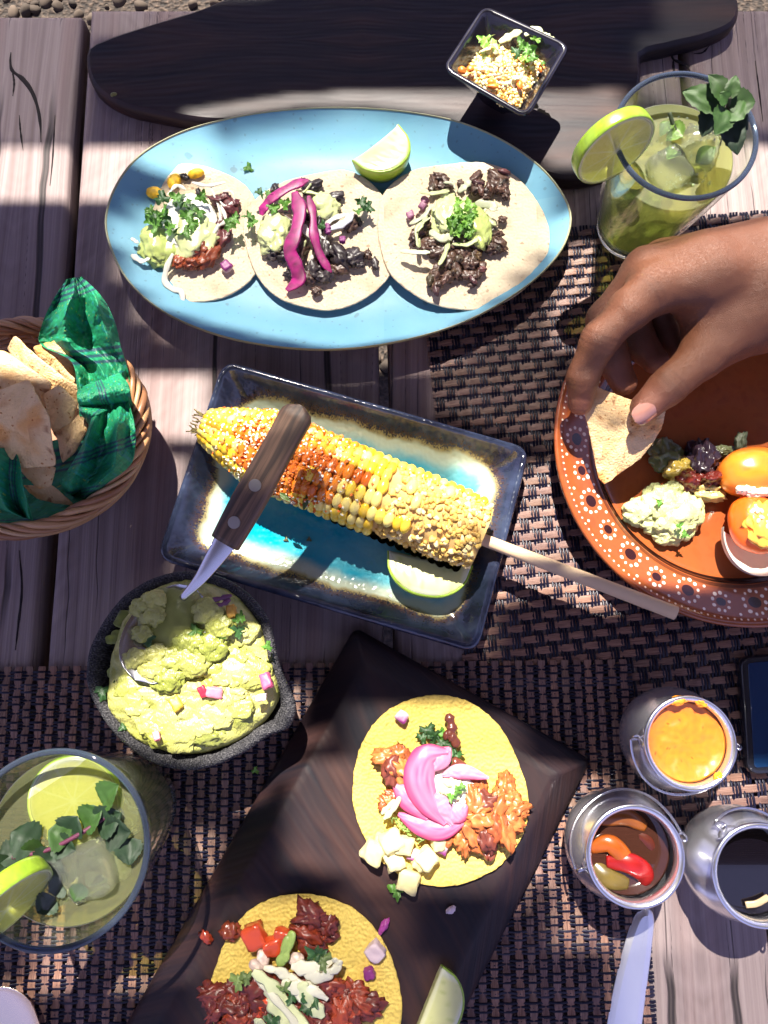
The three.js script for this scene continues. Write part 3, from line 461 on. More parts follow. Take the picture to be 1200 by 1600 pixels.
// ---------------------------------------------------------------- lime pieces
// a wedge: peel arc outside, two cut faces meeting on a pithy ridge; (dir) runs along the ridge
function limeWedge(name, label, pos, R0, ang, yaw, pitch, roll, cat = 'lime wedge', len = 1.1) {
  const t = thing(name, label, cat, pos), nu = 26, nv = 20, place = g => put(g, pos.clone(), yaw, pitch, roll);
  const prof = u => { const x = (u * 2 - 1); return [x * R0 * len, R0 * Math.pow(Math.max(0, 1 - Math.pow(Math.abs(x), 2.3)), 0.5)]; };
  const rind = []; for (let i = 0; i <= nu; i++) { const [x, r] = prof(i / nu), ring = []; for (let j = 0; j <= nv; j++) { const a = mix(-ang / 2, ang / 2, j / nv), k = 1 + 0.01 * n3(x * 900, a * 20, 3); ring.push([x, -Math.cos(a) * r * k, Math.sin(a) * r * k]); } for (let j = nv; j >= 0; j--) { const a = mix(-ang / 2, ang / 2, j / nv), q = r * 0.93; ring.push([x * 0.96, -Math.cos(a) * q, Math.sin(a) * q]); } rind.push(ring); }
  part('peel', paint(place(loft(rind, true, true)), COL.lime, 0, (x, y, z, c) => { const k = 1 + 0.25 * n3(x * 500, y * 500, z * 500); return [c[0] * k, c[1] * k, c[2]]; }), wet, t);
  const fl = []; for (let i = 0; i <= nu; i++) { const [x, r0] = prof(i / nu), r = r0 * 0.945, ring = []; for (let j = 0; j <= nv; j++) { const a = mix(-ang / 2, ang / 2, j / nv); ring.push([x * 0.955, -Math.cos(a) * r, Math.sin(a) * r]); } for (const sgn of [1, -1]) for (let j = 1; j <= 12; j++) { const q = sgn > 0 ? 1 - j / 13 : j / 13, dip = -0.02 * R0 * Math.sin(q * Math.PI) * (1 + n3(x * 700, q * 4, sgn)), a = sgn * ang / 2; ring.push([x * 0.955, -Math.cos(a) * r * q - dip, Math.sin(a) * r * q]); } fl.push(ring); }
  part('flesh', paint(loft(fl, true, true), COL.limeIn, 0, (x, y, z, c) => { const r = Math.hypot(y, z) / R0, e = Math.abs(x) / (R0 * len * 0.94), edge = sstep(0.78, 0.93, Math.max(r, e)), seg = sstep(0.25, 0.6, Math.abs(n3(x * 260, r * 3, 5))); return mix3(mix3(c, [0.5, 0.56, 0.14], seg * 0.7), COL.pith, Math.max(edge, 1 - sstep(0.02, 0.12, r))); }), std([1, 1, 1], 0.25, { vertexColors: true, clearcoat: 0.5, clearcoatRoughness: 0.2, transmission: 0.15 }), t, true).geometry.applyMatrix4(new THREE.Matrix4().makeRotationFromEuler(new THREE.Euler(pitch, yaw, roll, 'YXZ')));
  return t;
}
limeWedge('lime_wedge', 'lime wedge on oval blue plate between the middle and right tacos', at(586, 222, 0.03), 0.0285, 1.5, 0.72, -0.95, 0, 'lime wedge', 0.8);
{
  R = rng(140);
  const l = part('cilantro_leaf', paint(put(lobedLeaf(0.0095, 4), at(388, 262, 0.0145), 1, 0.2, 0.1), COL.cil), leafy); tag(l, 'small loose cilantro leaf lying on the bare blue plate above the tacos', 'cilantro leaf');
}

// ---------------------------------------------------------------- square salsa bowl
{
  R = rng(150);
  const top = [[690, 108], [756, 8], [892, 72], [823, 187]].map(p => at(p[0], p[1], 0.062)), c = V(0, 0, 0); top.forEach(p => c.addScaledVector(p, 0.25));
  const b = thing('square_bowl', 'small black square bowl with flared sides on the paddle board', 'bowl', V(c.x, 0.02, c.z));
  const m = std([0.012, 0.011, 0.02], 0.22, { clearcoat: 0.4 });
  part('bowl_body', block(top, 0.009, 8, [[0.028, 0.021], [0.0265, 0.0203], [0.0245, 0.0215], [0.021, 0.029], [0.012, 0.045], [0.002, 0.059], [0, 0.0615], [0.0005, 0.0628], [0.002, 0.0632], [0.0036, 0.0626], [0.005, 0.06], [0.0135, 0.045], [0.022, 0.032], [0.026, 0.029]]), m, b);
  const s = thing('rice_salad', 'heap of rice with carrot, onion and herbs filling the square bowl', 'salad', V(c.x, 0.04, c.z));
  const inner = roundPoly(top, 0.009, 8, 0.009)[0].map(p => V(p[0], 0, p[1]));
  part('rice_mound', paint(dish(inner, [[0.7, 0.04], [0.86, 0.046], [0.86, 0.0495], [0.75, 0.053], [0.5, 0.0545], [0.25, 0.0555], [0.03, 0.0555]], null, (x, z) => 0.003 * n3(x * 90, z * 90, 1) - 0.006 * sstep(0.0, -0.03, z - c.z)), [0.5, 0.25, 0.05]), food, s);
  const gr = []; for (let i = 0; i < 1300; i++) {
    const u = R(), v = R(), q = Math.max(Math.abs(u - 0.5), Math.abs(v - 0.5)) * 2, w = top[0].clone().lerp(top[1], u).lerp(top[3].clone().lerp(top[2], u), v).lerp(c, 0.33), x = w.x, z = w.z, y = mix(0.0575, 0.05, q * q) + 0.003 * n3(x * 90, z * 90, 1) - 0.006 * sstep(0.0, -0.03, z - c.z) + rr(-0.001, 0.0016);
    const g = new THREE.IcosahedronGeometry(1, 1); g.scale(rr(0.0013, 0.0022), rr(0.0009, 0.0013), rr(0.001, 0.0015)); gr.push(paint(put(g, V(x, y, z), rr(0, 6), rr(-0.6, 0.6)), R() < 0.62 ? [0.78, 0.62, 0.3] : R() < 0.6 ? [0.72, 0.38, 0.08] : [0.8, 0.74, 0.55], 0.2));
  }
  tag(part('rice_grains', gr, wet, s), null, null, null, 'stuff');
  for (const [x, y, sz] of [[722, 110, 16], [735, 107, 13], [768, 128, 16], [770, 135, 13], [808, 42, 13], [812, 132, 12], [845, 107, 10]]) chunk(s, x, y, sz, 0.0585, COL.orange, { name: 'carrot_piece', amp: 0.15, ridged: 0.1 });
  for (const [x, y, z2, c2] of [[758, 62, 30, COL.cilB], [772, 72, 26, [0.4, 0.55, 0.15]], [815, 70, 24, COL.cil], [825, 78, 26, COL.cil], [808, 80, 22, COL.cilD], [832, 90, 24, COL.cil], [838, 62, 22, COL.cilB], [820, 92, 18, COL.cilB], [848, 98, 14, COL.cil]]) cilantro(s, x, y, z2, 0.0615, c2, { name: 'herb_leaf' });
  for (const p of [[[760, 60], [775, 75], [772, 84]], [[780, 66], [800, 55], [815, 48]], [[820, 55], [838, 45], [848, 50]], [[848, 52], [858, 60], [868, 66]], [[800, 122], [812, 120]]]) shred(s, p.map(q => [q[0], q[1], 0.0605]), 0.005, [0.72, 0.75, 0.45], { name: 'lettuce_shred' });
}

// ---------------------------------------------------------------- glazed rectangular plate with the corn
const corn0 = at(318, 664, 0.036), corn1 = at(752, 842, 0.036);
{
  R = rng(201);
  const c = [[349, 562], [829, 700], [746, 1022], [243, 873]].map(p => at(p[0], p[1], 0.026));
  const ax = c[1].clone().sub(c[0]).normalize(), mid = V(0, 0, 0); c.forEach(p => mid.addScaledVector(p, 0.25)); mid.y = 0;
  const az = V(-ax.z, 0, ax.x), LX = c[0].distanceTo(c[1]) / 2 * 1.03, LZ = c[0].distanceTo(c[3]) / 2 * 1.05;
  const uvf = (x, y, z) => { const dx = x - mid.x, dz = z - mid.z; return [(dx * ax.x + dz * ax.z) / (2 * LX) + 0.5, (dx * az.x + dz * az.z) / (2 * LZ) + 0.5]; };
  const zone = (u, v) => { const X = (u - 0.5) * 2 * LX, Z = (v - 0.5) * 2 * LZ, d = Math.min(LX - Math.abs(X), LZ - Math.abs(Z)); const cx = Math.max(0, Math.abs(X) - LX + 0.036), cz = Math.max(0, Math.abs(Z) - LZ + 0.036), rd = 0.036 - Math.hypot(cx, cz); return [X, Z, cx > 0 && cz > 0 ? Math.min(d, rd) : d]; };
  const pm = tex(1024, 1024, (u, v) => {
    const [X, Z, d0] = zone(u, v), w = fbm(X * 38, Z * 38, 4, 5), sp = n3(X * 900, Z * 900, 3) + 0.5 * n3(X * 380, Z * 380, 8), side = Z > 0 ? 0.004 : 0;
    const d = d0 + 0.008 * w - side * 0.6;
    let c = mix3([0.012, 0.014, 0.03], [0.05, 0.07, 0.13], clamp(0.35 + w * 1.4));
    c = mix3(c, [0.11, 0.05, 0.022], sstep(0.0115, 0.017, d) * clamp(0.45 + sp));
    c = mix3(c, [0.02, 0.012, 0.014], sstep(0.25, 0.6, sp) * sstep(0.010, 0.016, d));
    c = mix3(c, [0.36, 0.30, 0.13], sstep(0.0165, 0.0195, d + 0.0022 * sp) * 0.8);
    c = mix3(c, [0.42, 0.48, 0.36], sstep(0.0185, 0.0215, d));
    const deep = clamp(0.5 + 1.2 * fbm(X * 14, Z * 22, 9, 4) + 0.25 * (1 - Math.abs(X) / LX) + 0.2 * (Z > 0 ? 1 : -0.4));
    c = mix3(c, mix3([0.26, 0.5, 0.46], [0.0, 0.27, 0.38], deep), sstep(0.023, 0.034, d));
    return mix3(c, [0.46, 0.55, 0.48], 0.75 * sstep(0.72, 0.9, Math.abs(X + 0.006 * w) / LX) * sstep(0.02, 0.024, d));
  }, true, false);
  const pb = tex(512, 512, (u, v) => 0.5 + 0.3 * n3(u * 80, v * 50, 2) + 0.2 * n3(u * 20, v * 14, 3), false, false);
  const t = thing('glazed_plate', 'rectangular dark rimmed plate with turquoise glaze holding the corn cob', 'plate', mid);
  part('plate_body', block(c, 0.012, 10, [[0.034, 0.0005], [0.022, 0.0008], [0.016, 0.0045], [0.004, 0.0195], [0, 0.0242], [0.0005, 0.0262], [0.0025, 0.0269], [0.005, 0.0258], [0.009, 0.0205], [0.016, 0.0128], [0.021, 0.0108], [0.028, 0.0102], [0.045, 0.01]], uvf), std([1, 1, 1], 0.13, { map: pm, bumpMap: pb, bumpScale: 0.0007, clearcoat: 0.6, clearcoatRoughness: 0.08 }), t);

  // corn cob: an axis, rows of kernels each a piece of its own
  const dir = corn1.clone().sub(corn0), L = dir.length(); dir.normalize(); const side = V(-dir.z, 0, dir.x), up = V(0, 1, 0);
  const rad = u => 0.0258 * Math.min(1, 0.33 + 2.1 * Math.pow(u, 0.75)) * (u > 0.9 ? 1 - 0.9 * (u - 0.9) : 1), axis = u => corn0.clone().addScaledVector(dir, u * L).setY(0.0365 + 0.002 * Math.sin(u * 3));
  const cob = thing('corn_cob', 'grilled corn cob dusted with orange chilli and crumbly cheese on a stick', 'corn cob', axis(0.5).setY(0.01));
  const rings = []; for (let i = 0; i <= 50; i++) { const u = i / 50, p = axis(u), q = [], r = rad(u) - (u > 0.7 ? 0.003 : 0.0028); for (let j = 0; j < 40; j++) { const a = j / 40 * Math.PI * 2, k = r * (1 + 0.08 * n3(u * 26, Math.cos(a) * 4, Math.sin(a) * 4)); const w = p.clone().addScaledVector(side, Math.cos(a) * k).addScaledVector(up, Math.sin(a) * k); q.push([w.x, w.y, w.z]); } rings.push(q); }
  part('cob_core', paint(loft(rings, true, true), [0.6, 0.4, 0.12], 0, (x, y, z, q) => { const k = 1 + 0.5 * n3(x * 500, y * 500, z * 500); return [q[0] * k, q[1] * k * 0.95, q[2] * k]; }), food, cob);
  const kg = [0, 1, 2].map(i => { R = rng(300 + i); return lump(V(0, 0, 0), [1, 1, 1], { amp: 0.12, f: 1.1, det: 2, rot: false, seed: i * 9 }); });
  const kc = [[0.88, 0.6, 0.045], [0.92, 0.68, 0.09], [0.86, 0.54, 0.03], [0.92, 0.74, 0.2], [0.8, 0.24, 0.015], [0.7, 0.15, 0.01]].map(c => std(c, 0.3, { clearcoat: 0.3, clearcoatRoughness: 0.2 }));
  R = rng(210);
  const nrow = 17, q0 = new THREE.Matrix4(), spots = [];
  for (let k = 0; k < nrow; k++) { const a = k / nrow * Math.PI * 2 + 0.13; if (Math.sin(a) < -0.42) continue; for (let u = 0.02; u < 0.985; ) { const step = 0.0057 / L * (u < 0.12 ? 0.8 : 1); spots.push([u + rr(-0.1, 0.1) * step, a + 0.05 * Math.sin(u * 7 + k)]); u += step; } }
  let cnt = 0; const rest = [];
  for (const [u, a] of spots) {
    const eaten = u > 0.66 && Math.sin(a) > -0.1 && Math.sin(a + 0.4) > 0.15 && n3(u * 9, a * 1.5, 2) > -0.32 - (u - 0.66); if (eaten && R() < 0.93) continue;
    const r = rad(u), p = axis(u).addScaledVector(side, Math.cos(a) * (r - 0.0012)).addScaledVector(up, Math.sin(a) * (r - 0.0012)), n = side.clone().multiplyScalar(Math.cos(a)).addScaledVector(up, Math.sin(a)), w = r * 2 * Math.PI / nrow * 0.6, b = dir.clone().cross(n);
    const chil = fbm(u * 9, a * 1.6, 7, 3) * (u < 0.6 ? 1 : 0.1) + 0.55 * Math.exp(-Math.pow((u - 0.34) / 0.2, 2)) * (Math.sin(a - 0.5) > 0 ? 1 : 0.7) - 0.35 * Math.abs(Math.cos(a) + 0.1), mi = chil > 0.33 ? 5 : chil > 0.15 ? 4 : Math.floor(rr(0, 4));
    q0.makeBasis(b.clone().multiplyScalar(w), n.clone().multiplyScalar(0.0031 * rr(0.85, 1.15)), dir.clone().multiplyScalar(0.0034 * rr(0.92, 1.08))); q0.setPosition(p.sub(cob.position));
    if (cnt++ < 299) { const m = part('kernel', kg[Math.floor(rr(0, 3))], kc[mi], cob, true); m.applyMatrix4(q0); }
    else rest.push(paint(kg[0].clone().applyMatrix4(q0), kc[mi].color.toArray(), 0.1));
  }
  if (rest.length) tag(part('small_kernels', rest, wet, cob, true), null, null, null, 'stuff');
  // cheese crumbs and chilli powder
  const cr = []; for (let i = 0; i < 1100; i++) { const u = clamp(0.32 + 0.22 * (R() + R() + R() - 1.5), 0.03, 0.62), a = Math.PI / 2 + (R() + R() - 1) * 1.5, r = rad(u) + 0.0016, p = axis(u).addScaledVector(side, Math.cos(a) * r).addScaledVector(up, Math.sin(a) * r); const ch = R() < 0.35 + 0.5 * Math.exp(-Math.pow((u - 0.38) / 0.12, 2)); cr.push(paint(lump(p, ch ? [rr(0.0005, 0.0012), 0.0003, rr(0.0005, 0.0012)] : [rr(0.0004, 0.0011), rr(0.0003, 0.0005), rr(0.0004, 0.0011)], { det: 1, amp: 0.6 }), ch ? [0.72, 0.16, 0.01] : [0.85, 0.78, 0.6], 0.15)); }
  tag(part('cheese_and_chilli_crumbs', cr, food, cob), null, null, null, 'stuff');
  const fr = []; for (let i = 0; i < 420; i++) { const u = rr(0.68, 0.99), a = Math.PI / 2 + rr(-1.5, 1.4), r = rad(u) - 0.0022, p = axis(u).addScaledVector(side, Math.cos(a) * r).addScaledVector(up, Math.sin(a) * r); fr.push(paint(lump(p, [rr(0.0012, 0.0026), rr(0.0008, 0.0018), rr(0.0012, 0.0026)], { det: 1, amp: 0.6 }), R() < 0.5 ? [0.72, 0.47, 0.1] : R() < 0.6 ? [0.85, 0.68, 0.3] : [0.55, 0.33, 0.08], 0.25)); }
  tag(part('bitten_fibre', fr, food, cob), null, null, null, 'stuff');
  const sk = []; for (let i = 0; i < 90; i++) { const a = rr(0, 6.28), p = axis(0).addScaledVector(dir, rr(-0.006, 0.008)).addScaledVector(side, Math.cos(a) * 0.007).addScaledVector(up, Math.sin(a) * 0.006), e = p.clone().addScaledVector(dir, rr(-0.005, -0.001)).addScaledVector(side, rr(-0.002, 0.002)).addScaledVector(up, rr(-0.003, 0.003)); sk.push(paint(tube([p, p.clone().lerp(e, 0.5).add(V(0, rr(-0.001, 0.001), 0)), e], 0.00045, 3, 4), [0.55, 0.44, 0.17], 0.3)); }
  tag(part('corn_silk', sk, food, cob), null, null, null, 'stuff');
  for (const [x, y, yaw, l] of [[497, 742, 0.9, 0.010], [482, 772, 0.1, 0.011], [563, 778, 1.15, 0.017], [437, 770, 1.3, 0.009], [505, 722, 1.9, 0.006]]) part('herb_leaf', paint(put(mintLeaf(l, l * 0.4, 0.3, 0.3, x), at(x, y, 0.0605 - 0.002 * (y > 765 ? 4 : 0)), yaw - 0.4, 0.1, 0.2), [0.09, 0.15, 0.03]), leafy, cob);
  const s0 = axis(0.93).setY(0.034), s1 = at(1056, 958, 0.0395);
  part('stick', tube([s0, s0.clone().lerp(s1, 0.5), s1], u => 0.0040 + 0.0006 * u, 24, 14), std([0.62, 0.45, 0.28], 0.7), cob);
  limeWedge('lime_wedge', 'squeezed lime wedge on turquoise plate tucked against the bitten corn end', at(672, 872, 0.0265), 0.0262, 1.6, -0.18, -0.9, 0, 'lime wedge');
  R = rng(220); for (const [x, y] of [[447, 843], [483, 843], [425, 905], [745, 915]]) { const l = part('herb_flake', paint(put(lobedLeaf(0.0045, x), at(x, y, 0.0115), 1, 0.2, 0.1), [0.09, 0.09, 0.02]), leafy); tag(l, { 447: 'dark herb flake on blue glaze, nearer the spoon handle rivet', 483: 'brownish herb flake on blue glaze, straight below the middle of the corn', 425: 'herb flake on the lower rim of the turquoise plate', 745: 'herb flake on dark right rim beside the squeezed lime wedge' }[x], 'herb flake'); }
}

const gt2 = tex(512, 512, (u, v) => 0.5 + 0.4 * fbm(u * 26, v * 26, 3, 4) + 0.25 * n3(u * 90, v * 40, 7), false); gt2.repeat.set(16, 16);
const guacM = std([1, 1, 1], 0.38, { vertexColors: true, bumpMap: gt2, bumpScale: 0.0009, clearcoat: 0.3, clearcoatRoughness: 0.3 });
// ---------------------------------------------------------------- painted clay plate
const clayC = at(1150, 694, 0.03);
{
  R = rng(230);
  const rim = at(866, 694, 0.03).distanceTo(clayC), S = 2048, cv = document.createElement('canvas'); cv.width = cv.height = S; const x = cv.getContext('2d'), M = S / 2;
  x.fillStyle = '#934c26'; x.fillRect(0, 0, S, S);
  for (let i = 0; i < 2600; i++) { const a = rr(0, 6.28), q = Math.sqrt(R()) * M, g = rr(4, 40); x.fillStyle = `rgba(${R() < 0.5 ? '70,22,8' : '178,86,36'},${rr(0.02, 0.07)})`; x.beginPath(); x.ellipse(M + Math.cos(a) * q, M + Math.sin(a) * q, g, g * 0.5, rr(0, 3), 0, 6.3); x.fill(); }
  x.strokeStyle = 'rgba(200,110,60,0.25)'; for (let i = 0; i < 60; i++) { const a = rr(0, 6.28), q = Math.sqrt(R()) * M * 0.66; x.lineWidth = rr(0.6, 1.8); x.beginPath(); const px = M + Math.cos(a) * q, py = M + Math.sin(a) * q; x.moveTo(px, py); x.lineTo(px + rr(-120, 120), py + rr(-120, 120)); x.stroke(); }
  x.strokeStyle = 'rgba(18,6,6,0.93)'; x.lineWidth = 0.036 * M; x.beginPath(); x.arc(M, M, 0.742 * M, 0, 7); x.stroke();
  x.strokeStyle = 'rgba(25,8,6,0.4)'; x.lineWidth = 0.02 * M; x.beginPath(); x.arc(M, M, 0.775 * M, 0, 7); x.stroke();
  const dot = (a, q, r, c, st = 1) => { x.fillStyle = c; x.beginPath(); x.ellipse(M + Math.cos(a) * q * M, M + Math.sin(a) * q * M, r * M, r * st * M, a, 0, 6.3); x.fill(); };
  const NF = 30; for (let i = 0; i < NF; i++) {
    const a = i / NF * 6.2832 + 0.05, big = i % 2, q0 = 0.862 + rr(-0.012, 0.012); dot(a, q0, big ? 0.03 : 0.023, '#2a0d08', 1.15);
    const np = big ? 11 : 9, rp = big ? 0.058 : 0.045; for (let k = 0; k < np; k++) { const b = k / np * 6.2832, X = Math.cos(a) * q0 + Math.cos(b) * rp, Y = Math.sin(a) * q0 + Math.sin(b) * rp * 1.12; dot(Math.atan2(Y, X), Math.hypot(X, Y), rr(0.008, 0.0115), '#f3e3cf', rr(0.8, 1.2)); }
    for (const q of [0.80, 0.93]) dot(a + 3.1416 / NF, q, 0.008, '#f3e3cf');
  }
  for (let i = 0; i < 170; i++) dot(i / 170 * 6.2832, 0.958, 0.006, '#efd9c0');
  const tx = new THREE.CanvasTexture(cv); tx.colorSpace = THREE.SRGBColorSpace;
  const uvf = (X, Y, Z) => [0.5 + (X - clayC.x) / (2 * rim), 0.5 - (Z - clayC.z) / (2 * rim)];
  const t = thing('clay_plate', 'round red clay plate with white dotted flowers and black ring', 'plate', V(clayC.x, 0.003, clayC.z));
  part('plate_body', dish(circ(clayC, rim, 160), [[0.02, 0.0038], [0.66, 0.0038], [0.72, 0.0055], [0.9, 0.016], [0.975, 0.0235], [1, 0.0285], [1.0, 0.0305], [0.992, 0.0318], [0.978, 0.0316], [0.965, 0.0302], [0.93, 0.0275], [0.8, 0.0205], [0.765, 0.0186], [0.748, 0.0165], [0.735, 0.0125], [0.70, 0.0106], [0.6, 0.0098], [0.3, 0.0095], [0.02, 0.0095]], uvf), std([1, 1, 1], 0.2, { map: tx, clearcoat: 0.7, clearcoatRoughness: 0.1 }), t);
  // what lies on it
  const fl = 0.0098, gu = thing('guacamole_dollop', 'lumpy pale green dollop of guacamole on the clay plate', 'guacamole', at(1035, 800, fl));
  for (const [px, py, rx, ry, h, hh] of [[1000, 800, 26, 20, fl + 0.005, 0.008], [1035, 785, 30, 26, fl + 0.007, 0.011], [1055, 810, 36, 30, fl + 0.007, 0.0115], [1045, 832, 24, 17, fl + 0.005, 0.008], [1075, 795, 20, 26, fl + 0.006, 0.009], [1024, 818, 24, 16, fl + 0.004, 0.007], [1052, 765, 16, 12, fl + 0.005, 0.008]]) dollop(gu, px, py, rx, ry, h, hh, [0.52, 0.55, 0.24], { name: 'avocado_mash', amp: 0.36, f: 1.5, ridged: 0.4, mat: guacM });
  for (const [px, py] of [[1062, 822], [1070, 835], [1030, 785]]) cilantro(gu, px, py, 14, fl + 0.019, COL.cil);
  const pp = thing('charred_pepper', 'blackened and golden piece of grilled pepper beside the guacamole dollop', 'pepper', at(1085, 740, fl));
  for (const [px, py, rx, ry, hh, c, nm] of [[1040, 712, 24, 24, 0.007, [0.13, 0.15, 0.05], 'charred_skin'], [1062, 735, 22, 20, 0.009, [0.5, 0.36, 0.06], 'flesh'], [1102, 768, 30, 16, 0.009, [0.62, 0.5, 0.17], 'flesh'], [1096, 722, 22, 30, 0.012, [0.03, 0.016, 0.025], 'charred_skin'], [1072, 752, 16, 17, 0.0135, [0.16, 0.02, 0.01], 'charred_skin'], [1104, 752, 20, 13, 0.014, [0.12, 0.015, 0.01], 'charred_skin'], [1128, 706, 20, 8, 0.005, [0.12, 0.13, 0.06], 'charred_skin']]) dollop(pp, px, py, rx, ry, fl + hh * 0.5, hh, c, { name: nm, amp: 0.4, f: 1.8, ridged: 0.5 });
  const stemT = (t2, px, py, h, c) => part('stem_end', paint(lump(at(px, py, h), [0.006, 0.0028, 0.0035], { amp: 0.6, ridged: 0.6 }), c), food, t2);
  const to = thing('tomato', 'whole roasted orange tomato with dark stem end on the clay plate', 'tomato', at(1172, 735, fl));
  const tomF = (x, y, z, c) => { const k = 1 + 0.25 * n3(x * 120, y * 120, z * 120), s = sstep(0.15, 0.4, n3(x * 70, y * 70, z * 70)); return mix3([c[0] * k, c[1] * k, c[2] * k], [0.5, 0.09, 0.01], s * 0.6); };
  part('tomato_skin', paint(lump(at(1176, 738, 0.026), [0.0235, 0.0165, 0.0175], { amp: 0.05, f: 1.2, det: 8, rot: 0.15 }), [0.86, 0.22, 0.02], 0, tomF), wet, to); stemT(to, 1158, 692, 0.021, [0.05, 0.06, 0.03]);
  const th = thing('tomato_half', 'halved orange tomato showing its seeds at the right edge of clay plate', 'tomato', at(1180, 820, fl));
  const tc = at(1180, 818, 0.027); part('tomato_skin', paint(lump(tc, [0.0175, 0.0125, 0.0205], { amp: 0.05, f: 1.2, det: 8, rot: 0.2 }), [0.85, 0.13, 0.01], 0), wet, th);
  part('seed_pulp', paint(lump(tc.clone().add(V(0.002, 0.0085, 0.002)), [0.0118, 0.005, 0.0145], { amp: 0.25, f: 2.6, det: 6, rot: 0.2, ridged: 0.4 }), [0.9, 0.42, 0.06], 0), wet, th);
  for (let i = 0; i < 9; i++) part('seed', paint(lump(tc.clone().add(V(rr(-0.005, 0.004), 0.0138, rr(-0.009, 0.005))), [0.0014, 0.0008, 0.0019], { det: 2, amp: 0.1 }), [0.85, 0.7, 0.36]), wet, th);
  const on = thing('onion_petal', 'smooth white curved onion petal cradling the halved tomato', 'onion', at(1180, 850, fl)), oc = at(1186, 838, 0.03);
  part('petal', paint(sheet(20, 28, (u, v) => { const a = Math.PI * (v * 1.15 - 0.08), b = u * 1.35, r = 0.0235; return [oc.x - Math.cos(a) * r * Math.cos(0.1) * Math.sin(b + 0.22) * 1.0, oc.y - Math.cos(b + 0.22) * 0.0185 * 1.0 + 0.0005, oc.z + Math.sin(a) * r * 1.12 * Math.sin(b + 0.22)]; }, 0.0016), [0.82, 0.76, 0.68]), wet, on);
  for (const [px, py] of [[1165, 765], [1180, 770], [1192, 768]]) dollop(on, px, py, 14, 7, 0.034, 0.004, [0.8, 0.74, 0.6], { name: 'onion_bit' });
}

